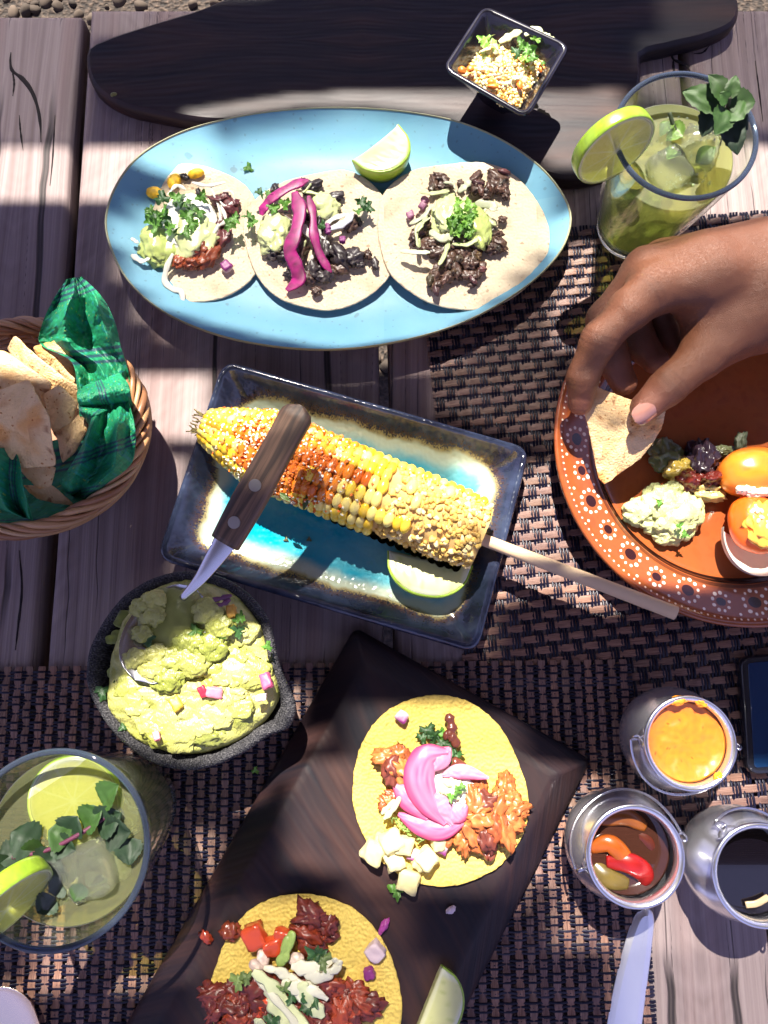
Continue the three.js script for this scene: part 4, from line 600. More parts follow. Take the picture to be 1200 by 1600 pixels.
// ---------------------------------------------------------------- stone bowl of guacamole
const molC = at(290, 1050, 0.062);
{
  R = rng(240);
  const out = outline([[134, 1060], [150, 990], [200, 925], [275, 893], [355, 905], [415, 960], [437, 1040], [462, 1105], [452, 1136], [420, 1150], [375, 1180], [300, 1204], [225, 1186], [165, 1130]], 0.062, 120), t = thing('stone_bowl', 'dark volcanic stone mortar bowl with a pitted rim', 'bowl', V(molC.x, 0.0035, molC.z));
  const sm = tex(512, 512, (u, v) => { const a = n3(u * 120, v * 120, 3), b = fbm(u * 30, v * 30, 5, 3), k = clamp(0.4 + 0.7 * a + 0.4 * b); return mix3([0.012, 0.012, 0.016], [0.15, 0.145, 0.15], k * k); }), sb = tex(512, 512, (u, v) => 0.5 + 0.4 * n3(u * 120, v * 120, 3) + 0.25 * n3(u * 55, v * 55, 6), false); sm.repeat.set(9, 9); sb.repeat.set(9, 9);
  part('bowl_body', dish(out, [[0.45, 0.0155], [0.6, 0.016], [0.78, 0.026], [0.9, 0.042], [0.985, 0.055], [1, 0.0595], [0.99, 0.0625], [0.955, 0.064], [0.9, 0.0625], [0.865, 0.058], [0.82, 0.05], [0.7, 0.035], [0.4, 0.026], [0.05, 0.024]], null, (x, z, k) => 0.0016 * n3(x * 90, z * 90, 3)), std([1, 1, 1], 0.85, { map: sm, bumpMap: sb, bumpScale: 0.0015 }), t);
  for (const a of [0.4, 2.5, 4.6]) { const p = V(molC.x + Math.cos(a) * 0.032, 0.012, molC.z + Math.sin(a) * 0.032); part('foot', lump(p, [0.012, 0.0115, 0.012], { amp: 0.12, ridged: 0 }), std([0.03, 0.03, 0.033], 0.9), t); }
  const g = thing('guacamole', 'chunky guacamole heaped in the stone bowl with bits of onion', 'guacamole', V(molC.x, 0.05, molC.z));
  const go = outline([[166, 1065], [178, 1000], [215, 935], [275, 905], [345, 912], [400, 965], [425, 1035], [436, 1085], [405, 1135], [350, 1168], [285, 1180], [215, 1162], [168, 1110]], 0.064, 140);
  const col = (x, y, z) => { const a = fbm(x * 75, y * 75, z * 75, 4), b = n3(x * 240, y * 240, z * 240); let c = mix3([0.25, 0.275, 0.045], [0.54, 0.51, 0.16], clamp(0.5 + 1.5 * a)); return mix3(c, [0.22, 0.28, 0.05], sstep(0.25, 0.6, b) * 0.5); };
  const hgt = (x, z, k) => 0.0045 * fbm(x * 62, z * 62, 3, 4) * 1.6 + 0.004 * (0.5 - Math.abs(n3(x * 95, 4, z * 95))) + 0.002 * (0.5 - Math.abs(n3(x * 240, 9, z * 240))) - 0.006 * Math.pow(k, 6);
  const prof = [[0.8, 0.05], [0.95, 0.058], [1, 0.0625]]; for (let k = 0.97; k > 0; k -= 0.03) prof.push([k, 0.0665 + 0.004 * (1 - k * k)]);
  part('guacamole_mash', paint(dish(go, prof, null, hgt), [1, 1, 1], 0, col), guacM, g);
  many(40, 300, 1050, 108, 108, (x, y, k) => { if (x < 320 && y < 1050 && y > 935) return; const s = rr(28, 62); dollop(g, x, y, s * 0.5, s * rr(0.28, 0.5), 0.067 + k * 0.003, 0.0048, mix3([0.32, 0.345, 0.06], [0.58, 0.55, 0.19], R()), { name: 'avocado_chunk', amp: 0.34, f: 1.4, ridged: 0.16, mat: guacM }); });
  for (const [x, y, s, c] of [[317, 1081, 11, [0.6, 0.02, 0.06]], [335, 1082, 15, [0.75, 0.25, 0.35]], [416, 1064, 15, [0.65, 0.12, 0.25]], [408, 1090, 10, COL.onion], [245, 1150, 9, [0.75, 0.3, 0.35]], [362, 955, 13, [0.75, 0.42, 0.06]], [275, 1100, 14, [0.6, 0.4, 0.04]]]) cube(g, x, y, s, 0.0745, c, { name: 'onion_cube', sx: 1.5 });
  for (const [x, y, s, d] of [[232, 1003, 22, 1], [305, 985, 22, 0], [325, 995, 20, 1], [340, 990, 24, 0], [372, 985, 22, 1], [375, 965, 20, 0], [192, 1136, 14, 1], [160, 1080, 24, 1], [190, 1070, 26, 1], [418, 1010, 16, 0]]) cilantro(g, x, y, s, 0.0755 - (x < 200 ? 0.012 : 0), d ? COL.cilD : COL.cil);
  for (const p of [[[322, 940], [345, 935], [362, 930]], [[326, 950], [348, 944], [360, 936]]]) shred(g, p.map(q => [q[0], q[1], 0.0765]), 0.003, [0.2, 0.06, 0.14], { name: 'onion_shred' });
  dollop(g, 322, 1148, 24, 14, 0.066, 0.005, [0.2, 0.22, 0.05], { name: 'avocado_chunk' });
  many(11, 186, 1010, 18, 60, (x, y) => chunk(g, x, y, rr(8, 15), 0.0625, [0.16, 0.19, 0.03], { name: 'avocado_smear', r: [1.3, 0.25, 1.6], amp: 0.3, ridged: 0.1, f: 1 }));

  tag(part('herb_crumb', paint(put(lobedLeaf(0.006, 3), at(399, 1204, 0.0065), 1, 0.1, 0.2), COL.cilB), leafy), 'tiny bright green herb bit on the placemat below the stone bowl', 'herb bit');
  // serving spoon standing in it
  const sp = thing('serving_spoon', 'steel serving spoon with riveted dark wooden handle sunk in guacamole', 'spoon', at(262, 985, 0.07));
  const h0 = at(352, 848, 0.092), h1 = at(472, 634, 0.112), dir = h1.clone().sub(h0).normalize(), sx = dir.clone().cross(V(0, 1, 0)).normalize(), nn = sx.clone().cross(dir).normalize(), L = h0.distanceTo(h1);
  const hw = tex(256, 512, (u, v) => { const s = fbm(u * 13, v * 2.2, 3, 4), f = n3(u * 60, v * 8, 5), d = sstep(0.0, 0.35, n3(u * 6, v * 2.1 + 3, 8)); return mix3(mix3([0.07, 0.042, 0.028], [0.2, 0.115, 0.07], clamp(0.5 + s + 0.25 * f)), [0.02, 0.014, 0.012], d * 0.75); });
  const rg = [], uvs = []; for (let i = 0; i <= 30; i++) { const u = i / 30, w = (0.0088 + 0.0016 * u + 0.0006 * Math.sin(u * 6)) * (u > 0.9 ? Math.sqrt(Math.max(0.02, 1 - Math.pow((u - 0.9) / 0.1, 2))) : 1), th = 0.0046 * (u > 0.95 ? 0.75 : 1), p = h0.clone().addScaledVector(dir, u * L), ring = []; for (let j = 0; j < 20; j++) { const a = j / 20 * Math.PI * 2, ca = Math.cos(a), sa = Math.sin(a), X = Math.sign(ca) * Math.pow(Math.abs(ca), 0.55) * w, Y = Math.sign(sa) * Math.pow(Math.abs(sa), 0.6) * th, q = p.clone().addScaledVector(sx, X).addScaledVector(nn, Y); ring.push([q.x, q.y, q.z]); } rg.push(ring); }
  const hu = (x, y, z) => { const d = V(x, y, z).sub(h0); return [d.dot(sx) / 0.022 + 0.5, d.dot(dir) / 0.1]; };
  const handle = part('handle', loft(rg, true, true, false, hu), std([1, 1, 1], 0.5, { map: hw }), sp), steel = std([0.62, 0.62, 0.66], 0.25, { metalness: 1 });
  for (const u of [0.15, 0.42]) { const p = h0.clone().addScaledVector(dir, u * L).addScaledVector(nn, 0.0046), g2 = new THREE.CylinderGeometry(0.0036, 0.0036, 0.0012, 24); g2.applyQuaternion(new THREE.Quaternion().setFromUnitVectors(V(0, 1, 0), nn)); g2.translate(p.x - sp.position.x, p.y - sp.position.y, p.z - sp.position.z); part('rivet', g2, std([0.7, 0.68, 0.66], 0.35, { metalness: 1 }), handle, true); }
  const n1 = at(312, 905, 0.083), n2 = at(285, 935, 0.076);
  part('neck', tube([h0.clone().addScaledVector(dir, 0.004), h0.clone().lerp(n1, 0.5), n1, n2], u => [mix(0.0078, 0.0022, Math.pow(u, 0.8)), mix(0.0013, 0.0018, u)], 24, 14, nn), steel, sp);
  const bc = at(258, 988, 0.0735), bd = n2.clone().sub(at(222, 1046, 0.0735)).setY(0).normalize(), bs = V(-bd.z, 0, bd.x);
  part('spoon_bowl', sheet(22, 22, (u, v) => { const x = u * 2 - 1, k = Math.sqrt(Math.max(0, 1 - x * x)) * (1 - 0.1 * x), y = (v * 2 - 1) * k, d = (1 - (x * x + y * y)), q = bc.clone().addScaledVector(bd, x * 0.031).addScaledVector(bs, y * 0.0225); return [q.x, 0.0733 - 0.0065 * d - 0.004 * x, q.z]; }, 0.0009), steel, sp);
  R = rng(250); dollop(g, 264, 978, 44, 50, 0.0705, 0.0048, [0.26, 0.28, 0.075], { name: 'avocado_smear', amp: 0.2, ridged: 0.05 });
  for (const [x, y, s] of [[212, 1030, 30], [238, 962, 34], [222, 990, 26], [248, 1026, 34], [272, 1032, 40], [296, 1005, 38], [240, 1046, 36], [222, 950, 30], [240, 938, 34], [300, 1036, 44], [262, 1060, 44], [325, 955, 40], [345, 980, 36], [330, 1010, 40]]) dollop(g, x, y, s * 0.5, s * 0.42, 0.075, 0.0042, mix3([0.22, 0.25, 0.04], [0.42, 0.41, 0.11], R()), { name: 'avocado_chunk', amp: 0.4, f: 1.6, ridged: 0.25, mat: guacM });
}

// ---------------------------------------------------------------- tostadas on the lower board
const TB = 0.0285;
{
  R = rng(301);
  const t1 = thing('tostada', 'yellow corn tostada with pink pickled onion petals, pork and pineapple cubes', 'tostada', at(690, 1240, TB), 'tostadas on the lower board'), h = TB + 0.0025;
  tortilla(t1, [[551, 1225], [562, 1170], [592, 1122], [635, 1095], [690, 1086], [740, 1100], [785, 1140], [812, 1195], [826, 1250], [818, 1305], [785, 1350], [740, 1376], [690, 1386], [640, 1376], [595, 1345], [565, 1300], [552, 1260]], h, cornM, { rough: 0.012, dent: 0.001, wave: 0.0018 });
  const pork = [[606, 1182, 26], [622, 1178, 24], [635, 1190, 26], [612, 1200, 28], [628, 1205, 30], [645, 1215, 26], [608, 1252, 18], [598, 1258, 14], [612, 1244, 14], [640, 1232, 22], [735, 1225, 24], [750, 1232, 22], [728, 1238, 18], [742, 1262, 34], [760, 1256, 30], [752, 1282, 34], [775, 1292, 34], [760, 1312, 30], [735, 1300, 28], [720, 1310, 26], [788, 1300, 30], [800, 1285, 24], [790, 1228, 24], [782, 1240, 26], [798, 1250, 26], [806, 1268, 24], [815, 1272, 16], [795, 1222, 16], [730, 1318, 22], [700, 1312, 18], [744, 1268, 30], [770, 1275, 30], [785, 1262, 26]];
  for (const [x, y, s] of pork) chunk(t1, x, y, s, h + 0.005 + (s > 27 ? 0.003 : 0), R() < 0.55 ? COL.pork : R() < 0.5 ? [0.3, 0.07, 0.02] : COL.porkD, { ridged: 0.9, f: 2.2 });
  for (const p of [[[700, 1115], [706, 1138], [702, 1152]], [[692, 1148], [706, 1152], [716, 1168]], [[757, 1295], [764, 1318], [756, 1338]], [[756, 1338], [764, 1336], [772, 1342]], [[690, 1202], [712, 1192], [728, 1202]]]) shred(t1, p.map(q => [q[0], q[1], h + 0.006]), 0.0062, [0.14, 0.035, 0.02], { name: 'meat_shred', th: 0.002, mat: wet });
  for (const [x, y, s] of [[668, 1140, 26], [680, 1150, 30], [695, 1152, 28], [705, 1165, 28], [712, 1180, 24], [690, 1160, 24], [660, 1152, 20]]) cilantro(t1, x, y, s, h + 0.005, R() < 0.6 ? COL.cilD : COL.cil);
  dollop(t1, 700, 1235, 34, 30, h + 0.006, 0.007, COL.white, { name: 'cream' });
  // curved petals of pickled onion
  const petal = (pts, w0, cup0, c) => { const w = w0 * 1.0, cup = cup0 * 0.6; const cv = new THREE.CatmullRomCurve3(pts.map(p => at(p[0], p[1], h + p[2] * 0.001))), nu = 30, nv = 12; const f = (u, v) => { const p = cv.getPoint(u), T = cv.getTangent(u), S = V(-T.z, 0, T.x).normalize(), x = v * 2 - 1, k = Math.pow(Math.sin(Math.PI * (0.06 + 0.88 * u)), 1.05) * w / 2; return [p.x + S.x * x * k, p.y - x * x * cup * k * 2 + 0.0006 * n3(u * 8, v * 4, w * 900), p.z + S.z * x * k]; }; const g = sheet(nu, nv, f, 0.0008); const n2 = (nv + 1) * 2, col = new Float32Array(g.attributes.position.count * 3); for (let i = 0; i < col.length / 3; i++) { const r = Math.floor(i / n2), j = i % n2, v = j <= nv ? j / nv : (n2 - 1 - j) / nv, e = Math.abs(v * 2 - 1), st = 0.5 + 0.9 * n3(v * 16, r * 0.09, w * 999), q = mix3(mix3([0.56, 0.24, 0.36], c.map((q, k) => q * [0.8, 0.62, 0.72][k]), clamp(st)), [0.55, 0.015, 0.13], sstep(0.74, 0.98, v) * 0.8); col.set(q, i * 3); } g.setAttribute('color', new THREE.BufferAttribute(col, 3)); part('pickled_onion_petal', g, crunchy, t1); };
  petal([[700, 1175, 14], [668, 1182, 17], [655, 1215, 18], [668, 1255, 17], [696, 1288, 14]], 0.019, 0.3, COL.pink); petal([[664, 1165, 12], [655, 1185, 15], [658, 1210, 15]], 0.011, 0.2, COL.pink); petal([[704, 1168, 12], [690, 1185, 15], [672, 1205, 15]], 0.012, 0.25, [0.85, 0.36, 0.5]);
  petal([[615, 1226, 10], [640, 1250, 14], [668, 1280, 13]], 0.014, 0.3, COL.pink); petal([[622, 1272, 9], [655, 1290, 13], [692, 1298, 13], [732, 1280, 11]], 0.013, 0.3, [0.85, 0.12, 0.35]); petal([[690, 1212, 12], [720, 1206, 14], [764, 1216, 12]], 0.009, 0.2, [0.85, 0.55, 0.68]); petal([[700, 1285, 13], [716, 1272, 15], [730, 1258, 14]], 0.012, 0.3, [0.85, 0.4, 0.55]); petal([[678, 1240, 16], [692, 1262, 16], [706, 1290, 13]], 0.012, 0.3, [0.88, 0.5, 0.6]);
  for (const p of [[[692, 1222], [712, 1228], [730, 1236]], [[700, 1242], [716, 1240], [726, 1228]], [[686, 1234], [700, 1240], [718, 1248]], [[704, 1215], [710, 1232], [705, 1246]], [[600, 1280], [616, 1262], [625, 1245]], [[596, 1272], [610, 1258], [618, 1250]]]) shred(t1, p.map(q => [q[0], q[1], h + 0.013]), 0.0036, [0.66, 0.78, 0.42]);
  for (const [x, y, s] of [[715, 1236, 15], [705, 1246, 15], [722, 1228, 12]]) cilantro(t1, x, y, s, h + 0.017, COL.cil);
  for (let i = 0; i < 34; i++) { const x = rr(618, 662), y = 1286 + (x - 618) * 0.42 + rr(-9, 9); shred(t1, [[x, y, h + 0.006], [x + rr(-8, 8), y + rr(-6, 6), h + 0.009], [x + rr(-13, 13), y + rr(-9, 9), h + 0.007]], 0.0011, [0.28, 0.42, 0.1], { name: 'herb_thread', n: 6 }); }
  for (const [x, y, s, z] of [[583, 1332, 30, 7], [612, 1315, 32, 9], [630, 1320, 26, 8], [617, 1345, 28, 6], [667, 1342, 28, 7], [655, 1348, 20, 5], [639, 1376, 30, 4], [685, 1318, 20, 6], [597, 1316, 22, 6]]) cube(t1, x, y, s, h + z * 0.001, [0.84, 0.76, 0.42], { name: 'pineapple_cube', fn: (a, b, c, q) => { const k = 1 + 0.25 * n3(a * 400, b * 400, c * 400); return [q[0] * k, q[1] * k, q[2] * k * 0.9]; } });
  cilantro(t1, 620, 1392, 26, h + 0.001, COL.cil);
  for (const [x, y] of [[628, 1120], [683, 1300], [690, 1325], [646, 1335]]) cube(t1, x, y, 17, h + 0.004, COL.purple, { fn: (a, b, c) => mix3(COL.onion, COL.purple, sstep(-0.001, 0.003, c - at(x, y, h).z + 0.001)) });

  R = rng(320);
  const t2 = thing('tostada', 'yellow corn tostada at bottom of the board with dark red sausage and cabbage', 'tostada', at(478, 1545, TB), 'tostadas on the lower board');
  tortilla(t2, [[327, 1560], [340, 1500], [368, 1445], [410, 1410], [465, 1397], [520, 1405], [565, 1430], [602, 1475], [622, 1530], [628, 1590], [610, 1650], [560, 1690], [480, 1702], [400, 1685], [345, 1630]], h, cornM, { rough: 0.012, dent: 0.001, wave: 0.0018 });
  const saus = []; many(14, 490, 1456, 26, 30, (x, y) => saus.push([x, y])); many(34, 368, 1568, 42, 40, (x, y) => saus.push([x, y])); many(46, 520, 1572, 60, 40, (x, y) => saus.push([x, y])); many(26, 440, 1570, 50, 46, (x, y) => saus.push([x, y]));
  for (const [x, y] of saus) chunk(t2, x, y, rr(16, 30), h + rr(0.003, 0.007), R() < 0.7 ? COL.red : [0.24, 0.035, 0.012], { ridged: 1.0, f: 2.6, name: 'sausage_crumb' });
  for (const [x, y, s] of [[398, 1462, 30], [426, 1478, 24], [440, 1462, 20], [412, 1572, 24], [428, 1590, 22], [418, 1556, 16]]) cube(t2, x, y, s, h + 0.006, COL.tomato, { name: 'tomato_cube', mat: wet, sx: 1.15 });
  for (const [x, y, r] of [[411, 1497, 1], [462, 1498, 1], [402, 1508, 0.8]]) chunk(t2, x, y, 22, h + 0.007, [0.72, 0.55, 0.46], { name: 'bean', r: [0.75, 0.7, 1.1], amp: 0.06, ridged: 0 });
  for (const p of [[[452, 1462], [446, 1485], [436, 1510]], [[458, 1455], [450, 1478], [442, 1504]]]) shred(t2, p.map(q => [q[0], q[1], h + 0.011]), 0.0064, [0.36, 0.5, 0.12], { name: 'scallion_slice', th: 0.0014 });
  const cb = [[[395, 1518], [418, 1535], [440, 1560], [470, 1600], [500, 1640]], [[400, 1528], [425, 1555], [455, 1590], [478, 1625]], [[412, 1512], [440, 1520], [462, 1545], [470, 1565]], [[430, 1515], [455, 1530], [490, 1548], [512, 1562]], [[455, 1510], [485, 1512], [520, 1500]], [[475, 1520], [502, 1528], [525, 1512]], [[440, 1535], [470, 1545], [498, 1538]], [[470, 1535], [480, 1560], [505, 1590]], [[420, 1540], [432, 1575], [450, 1610]], [[520, 1498], [530, 1508], [515, 1520]], [[398, 1592], [412, 1605], [420, 1640]]];
  for (const p of cb) shred(t2, p.map((q, i) => [q[0], q[1], h + 0.012 + rr(0, 0.004)]), rr(0.0045, 0.0085), R() < 0.6 ? [0.8, 0.78, 0.6] : [0.68, 0.72, 0.42], { n: 26, th: 0.0009 });
  for (const [x, y, s] of [[490, 1495, 30], [505, 1502, 26], [500, 1490, 22], [445, 1545, 22], [470, 1556, 22], [455, 1560, 18], [490, 1560, 24], [480, 1575, 20], [425, 1598, 26], [372, 1532, 26], [385, 1528, 20]]) cilantro(t2, x, y, s, h + 0.015, R() < 0.5 ? COL.cilD : [0.16, 0.24, 0.06]);
  cube(t2, 586, 1486, 24, h + 0.003, COL.onion); cube(t2, 577, 1521, 15, h + 0.003, COL.purple);
  const loose = (n, g, m, label, cat) => tag(part(n, g, m), label, cat);
  loose('sausage_crumb', paint(lump(at(360, 1456, TB + 0.003), [0.005, 0.0035, 0.0042], { amp: 0.5, ridged: 0.9, f: 2.4 }), [0.22, 0.04, 0.015]), wet, 'red sausage crumb fallen on the board touching the edge of bottom tostada', 'crumb');
  loose('sausage_crumb', paint(lump(at(322, 1464, TB + 0.0015), [0.004, 0.002, 0.0024], { amp: 0.4, ridged: 0.6 }), [0.25, 0.03, 0.01]), wet, 'small flat red crumb on the board, farther out from the bottom tostada', 'crumb');
  loose('onion_crumb', paint(lump(at(600, 1447, TB + 0.002), [0.0022, 0.002, 0.005], { amp: 0.4 }), COL.purple), wet, 'purple onion bit on dark board right beside the bottom tostada', 'onion bit');
  loose('onion_crumb', paint(lump(at(704, 1422, TB + 0.0015), [0.003, 0.0016, 0.002], { amp: 0.4 }), COL.onion), wet, 'pale onion bit lying alone on dark board below the pineapple cubes', 'onion bit');
  R = rng(330);
  limeWedge('lime_wedge', 'pale lime wedge on the dark board right of the bottom tostada', at(668, 1572, TB + 0.008), 0.021, 1.5, 1.15, -0.75, 0, 'lime wedge');
}

// ---------------------------------------------------------------- bread basket with chips and green cloth
{
  R = rng(401);
  const H = 0.056, c = at(22, 664, H), rx = at(224, 664, H).x - c.x, rz = at(22, 834, H).z - c.z;
  const b = thing('wicker_basket', 'round brown wicker basket with a braided rim full of chips', 'basket', V(c.x, 0, c.z));
  const cols = [[0.36, 0.17, 0.07], [0.46, 0.25, 0.11], [0.28, 0.12, 0.05], [0.5, 0.3, 0.15]].map(q => std(q, 0.45, { clearcoat: 0.2, clearcoatRoughness: 0.3 }));
  const ringT = (y, k, amp, m, ph, r, vy) => tube(Array.from({ length: 96 }, (_, i) => { const a = i / 96 * 6.28319, q = k + amp * Math.cos(m * a + ph) + 0.006 * n3(Math.cos(a) * 3, Math.sin(a) * 3, ph); return V(c.x + Math.cos(a) * rx * q, y + vy * Math.sin(m * a + ph) + 0.0012 * n3(Math.cos(a) * 4, ph, Math.sin(a) * 4), c.z + Math.sin(a) * rz * q); }), r, 260, 8, V(0, 1, 0), true);
  for (let k = 0; k < 6; k++) part('wicker_strand', ringT(H - 0.002, 0.975, 0.05, 7, k * 1.047, 0.0015 + 0.0005 * (k % 3), 0.006), cols[k % 4], b);
  part('wicker_strand', ringT(H - 0.011, 1.0, 0.004, 5, 1, 0.0024, 0.001), cols[1], b);
  const NS = 34; for (let l = 0; l < 9; l++) { const y = 0.006 + l * 0.0045, k = 0.74 + 0.23 * Math.pow(l / 8, 0.7); for (const s of [0, Math.PI]) part('wicker_weaver', ringT(y + (s ? 0.0015 : 0), k, 0.014, NS / 2, s, 0.0016, 0), cols[(l + (s ? 1 : 0)) % 4], b); }
  for (let i = 0; i < NS; i++) { const a = (i + 0.5) / NS * 6.28319, q = k => [c.x + Math.cos(a) * rx * k, c.z + Math.sin(a) * rz * k], p = [[0.7, 0.004], [0.82, 0.016], [0.93, 0.034], [0.975, 0.05]].map(([k, y]) => V(q(k)[0], y, q(k)[1])); part('wicker_stake', tube(p, 0.0017, 10, 6), cols[i % 3], b); }
  part('basket_base', dish(circ(c, rx, 60, rz), [[0.02, 0.001], [0.74, 0.001], [0.75, 0.003], [0.74, 0.005], [0.02, 0.005]]), cols[2], b);

  // green striped cloth: broad folds along the far and right side, a second flap at the front
  const cloth = thing('cloth_napkin', 'shimmering green cloth with thin dark stripes lining the basket', 'napkin', V(c.x + 0.03, 0.03, c.z));
  const cm = std([1, 1, 1], 0.6, { vertexColors: true, sheen: 0.6, sheenRoughness: 0.4, sheenColor: C(0.1, 0.8, 0.4) });
  const fold = (rows, nu, nv, hf, th, stripe) => {
    const L = new THREE.CatmullRomCurve3(rows.map(r => V(r[0], r[4], r[1]))), Q = new THREE.CatmullRomCurve3(rows.map(r => V(r[2], r[5] ?? r[4], r[3])));
    const g = sheet(nu, nv, (u, v) => { const a = L.getPoint(u), q = Q.getPoint(u), px = mix(a.x, q.x, v), py = mix(a.z, q.z, v), w = at(px, py, Math.max(0.006, mix(a.y, q.y, v) + hf(u, v))); return [w.x, w.y, w.z]; }, th);
    const n2 = (nv + 1) * 2, col = new Float32Array(g.attributes.position.count * 3);
    for (let i = 0; i < col.length / 3; i++) {
      const u = Math.floor(i / n2) / nu, j = i % n2, v = j <= nv ? j / nv : (n2 - 1 - j) / nv, s = stripe(u, v), P3 = g.attributes.position, X = P3.getX(i) * 900, Z = P3.getZ(i) * 900, sp = n3(X, Z, 3), sp2 = n3(X * 0.5, Z * 0.5, 9);
      let q = [0.006, 0.21, 0.085].map(x => x * (1 + 0.5 * sp)); q = mix3(q, [0.01, 0.2, 0.22], sstep(0.2, 0.5, sp2) * 0.6); q = mix3(q, [0.4, 0.42, 0.02], sstep(0.5, 0.62, n3(X * 0.9, Z * 0.9, 17)) * 0.7);
      q = mix3(q, [0.012, 0.02, 0.07], sstep(0.62, 0.8, Math.abs(Math.sin(s * 30))) * sstep(0.55, 0.65, Math.sin(s * 5.2)) * 0.85); q = mix3(q, [0.12, 0.02, 0.08], 0);
      col.set(q, i * 3);
    }
    g.setAttribute('color', new THREE.BufferAttribute(col, 3)); return g;
  };
  const ridge = x => 1 - Math.pow(Math.abs(Math.sin(x * Math.PI)), 1.3), h0 = 0.058;
  const m1 = fold([[104, 436, 128, 432, 0.083], [82, 470, 158, 462, 0.082], [64, 512, 178, 500, 0.07], [62, 536, 188, 540, 0.066], [112, 566, 200, 580, 0.066], [120, 604, 206, 622, 0.066], [124, 650, 210, 660, 0.064]], 150, 80, (u, v) => 0.02 * ridge(v * 1.9 + 0.28 * Math.sin(u * 5) + 0.12) * sstep(0, 0.25, u) * (1 - 0.4 * u) + 0.007 * fbm(u * 8, v * 6, 2, 4) - 0.014 * sstep(0.8, 1, v) * sstep(0.3, 0.6, u) + 0.006 * sstep(0.1, 0, Math.abs(v - 0.45)) * sstep(0.3, 0.1, u), 0.0013, (u, v) => u * 2.4 + 0.2 * v);
  const m2 = fold([[122, 606, 186, 582, 0.076], [120, 618, 200, 600, 0.082], [124, 634, 204, 618, 0.078], [134, 644, 206, 634, 0.066]], 60, 80, (u, v) => 0.006 * Math.sin(u * Math.PI) + 0.003 * fbm(u * 4, v * 8, 12, 3), 0.0013, (u, v) => v * 1.9 + 0.6);
  const m4 = fold([[122, 626, 168, 640, 0.078], [124, 642, 150, 650, 0.08], [136, 660, 140, 668, 0.068]], 50, 40, (u, v) => 0.005 * Math.sin(u * Math.PI) + 0.002 * fbm(u * 4, v * 8, 22, 3), 0.0013, (u, v) => v * 1.5 + 0.2);
  const m3 = fold([[150, 632, 200, 624, 0.075], [138, 668, 210, 664, 0.075], [126, 700, 211, 694, 0.071], [106, 734, 204, 724, 0.064], [94, 752, 172, 752, 0.058], [104, 772, 140, 782, 0.044]], 130, 80, (u, v) => 0.019 * ridge(v * 1.75 + 0.15 * Math.sin(u * 6) + 0.75) * sstep(0, 0.2, u) + 0.006 * fbm(u * 8, v * 7, 4, 4) - 0.02 * sstep(0.85, 1, u), 0.0013, (u, v) => u * 2.2 + 0.35 * v + 0.4);
  const m5 = fold([[-40, 700, 22, 700, 0.075], [-40, 730, 30, 722, 0.078], [-30, 760, 34, 752, 0.07], [-10, 792, 44, 790, 0.056], [28, 806, 50, 812, 0.048]], 80, 50, (u, v) => 0.015 * ridge(v * 1.6 + 0.6 * u) + 0.003 * fbm(u * 5, v * 5, 14, 3), 0.0013, (u, v) => v * 1.6 + 0.6 * u);
  const m6 = fold([[-60, 730, 180, 660, 0.034], [-60, 770, 190, 720, 0.03], [-50, 800, 150, 785, 0.036], [-30, 818, 110, 814, 0.046]], 80, 60, (u, v) => 0.004 * fbm(u * 6, v * 8, 31, 3), 0.0013, (u, v) => u * 1.5);
  part('cloth_fold', m1, cm, cloth); part('cloth_fold', m2, cm, cloth); part('cloth_fold', m4, cm, cloth); part('cloth_fold', m3, cm, cloth); part('cloth_fold', m5, cm, cloth); part('cloth_fold', m6, cm, cloth);
}
const chipT = tortillaTex([0.70, 0.48, 0.23], [0.42, 0.16, 0.035], 1.3); chipT.repeat.set(14, 14);
const chipB = tb.clone(); chipB.repeat.set(14, 14);
const chipM = std([1, 1, 1], 0.55, { vertexColors: true, map: chipT, bumpMap: chipB, bumpScale: 0.0008 });
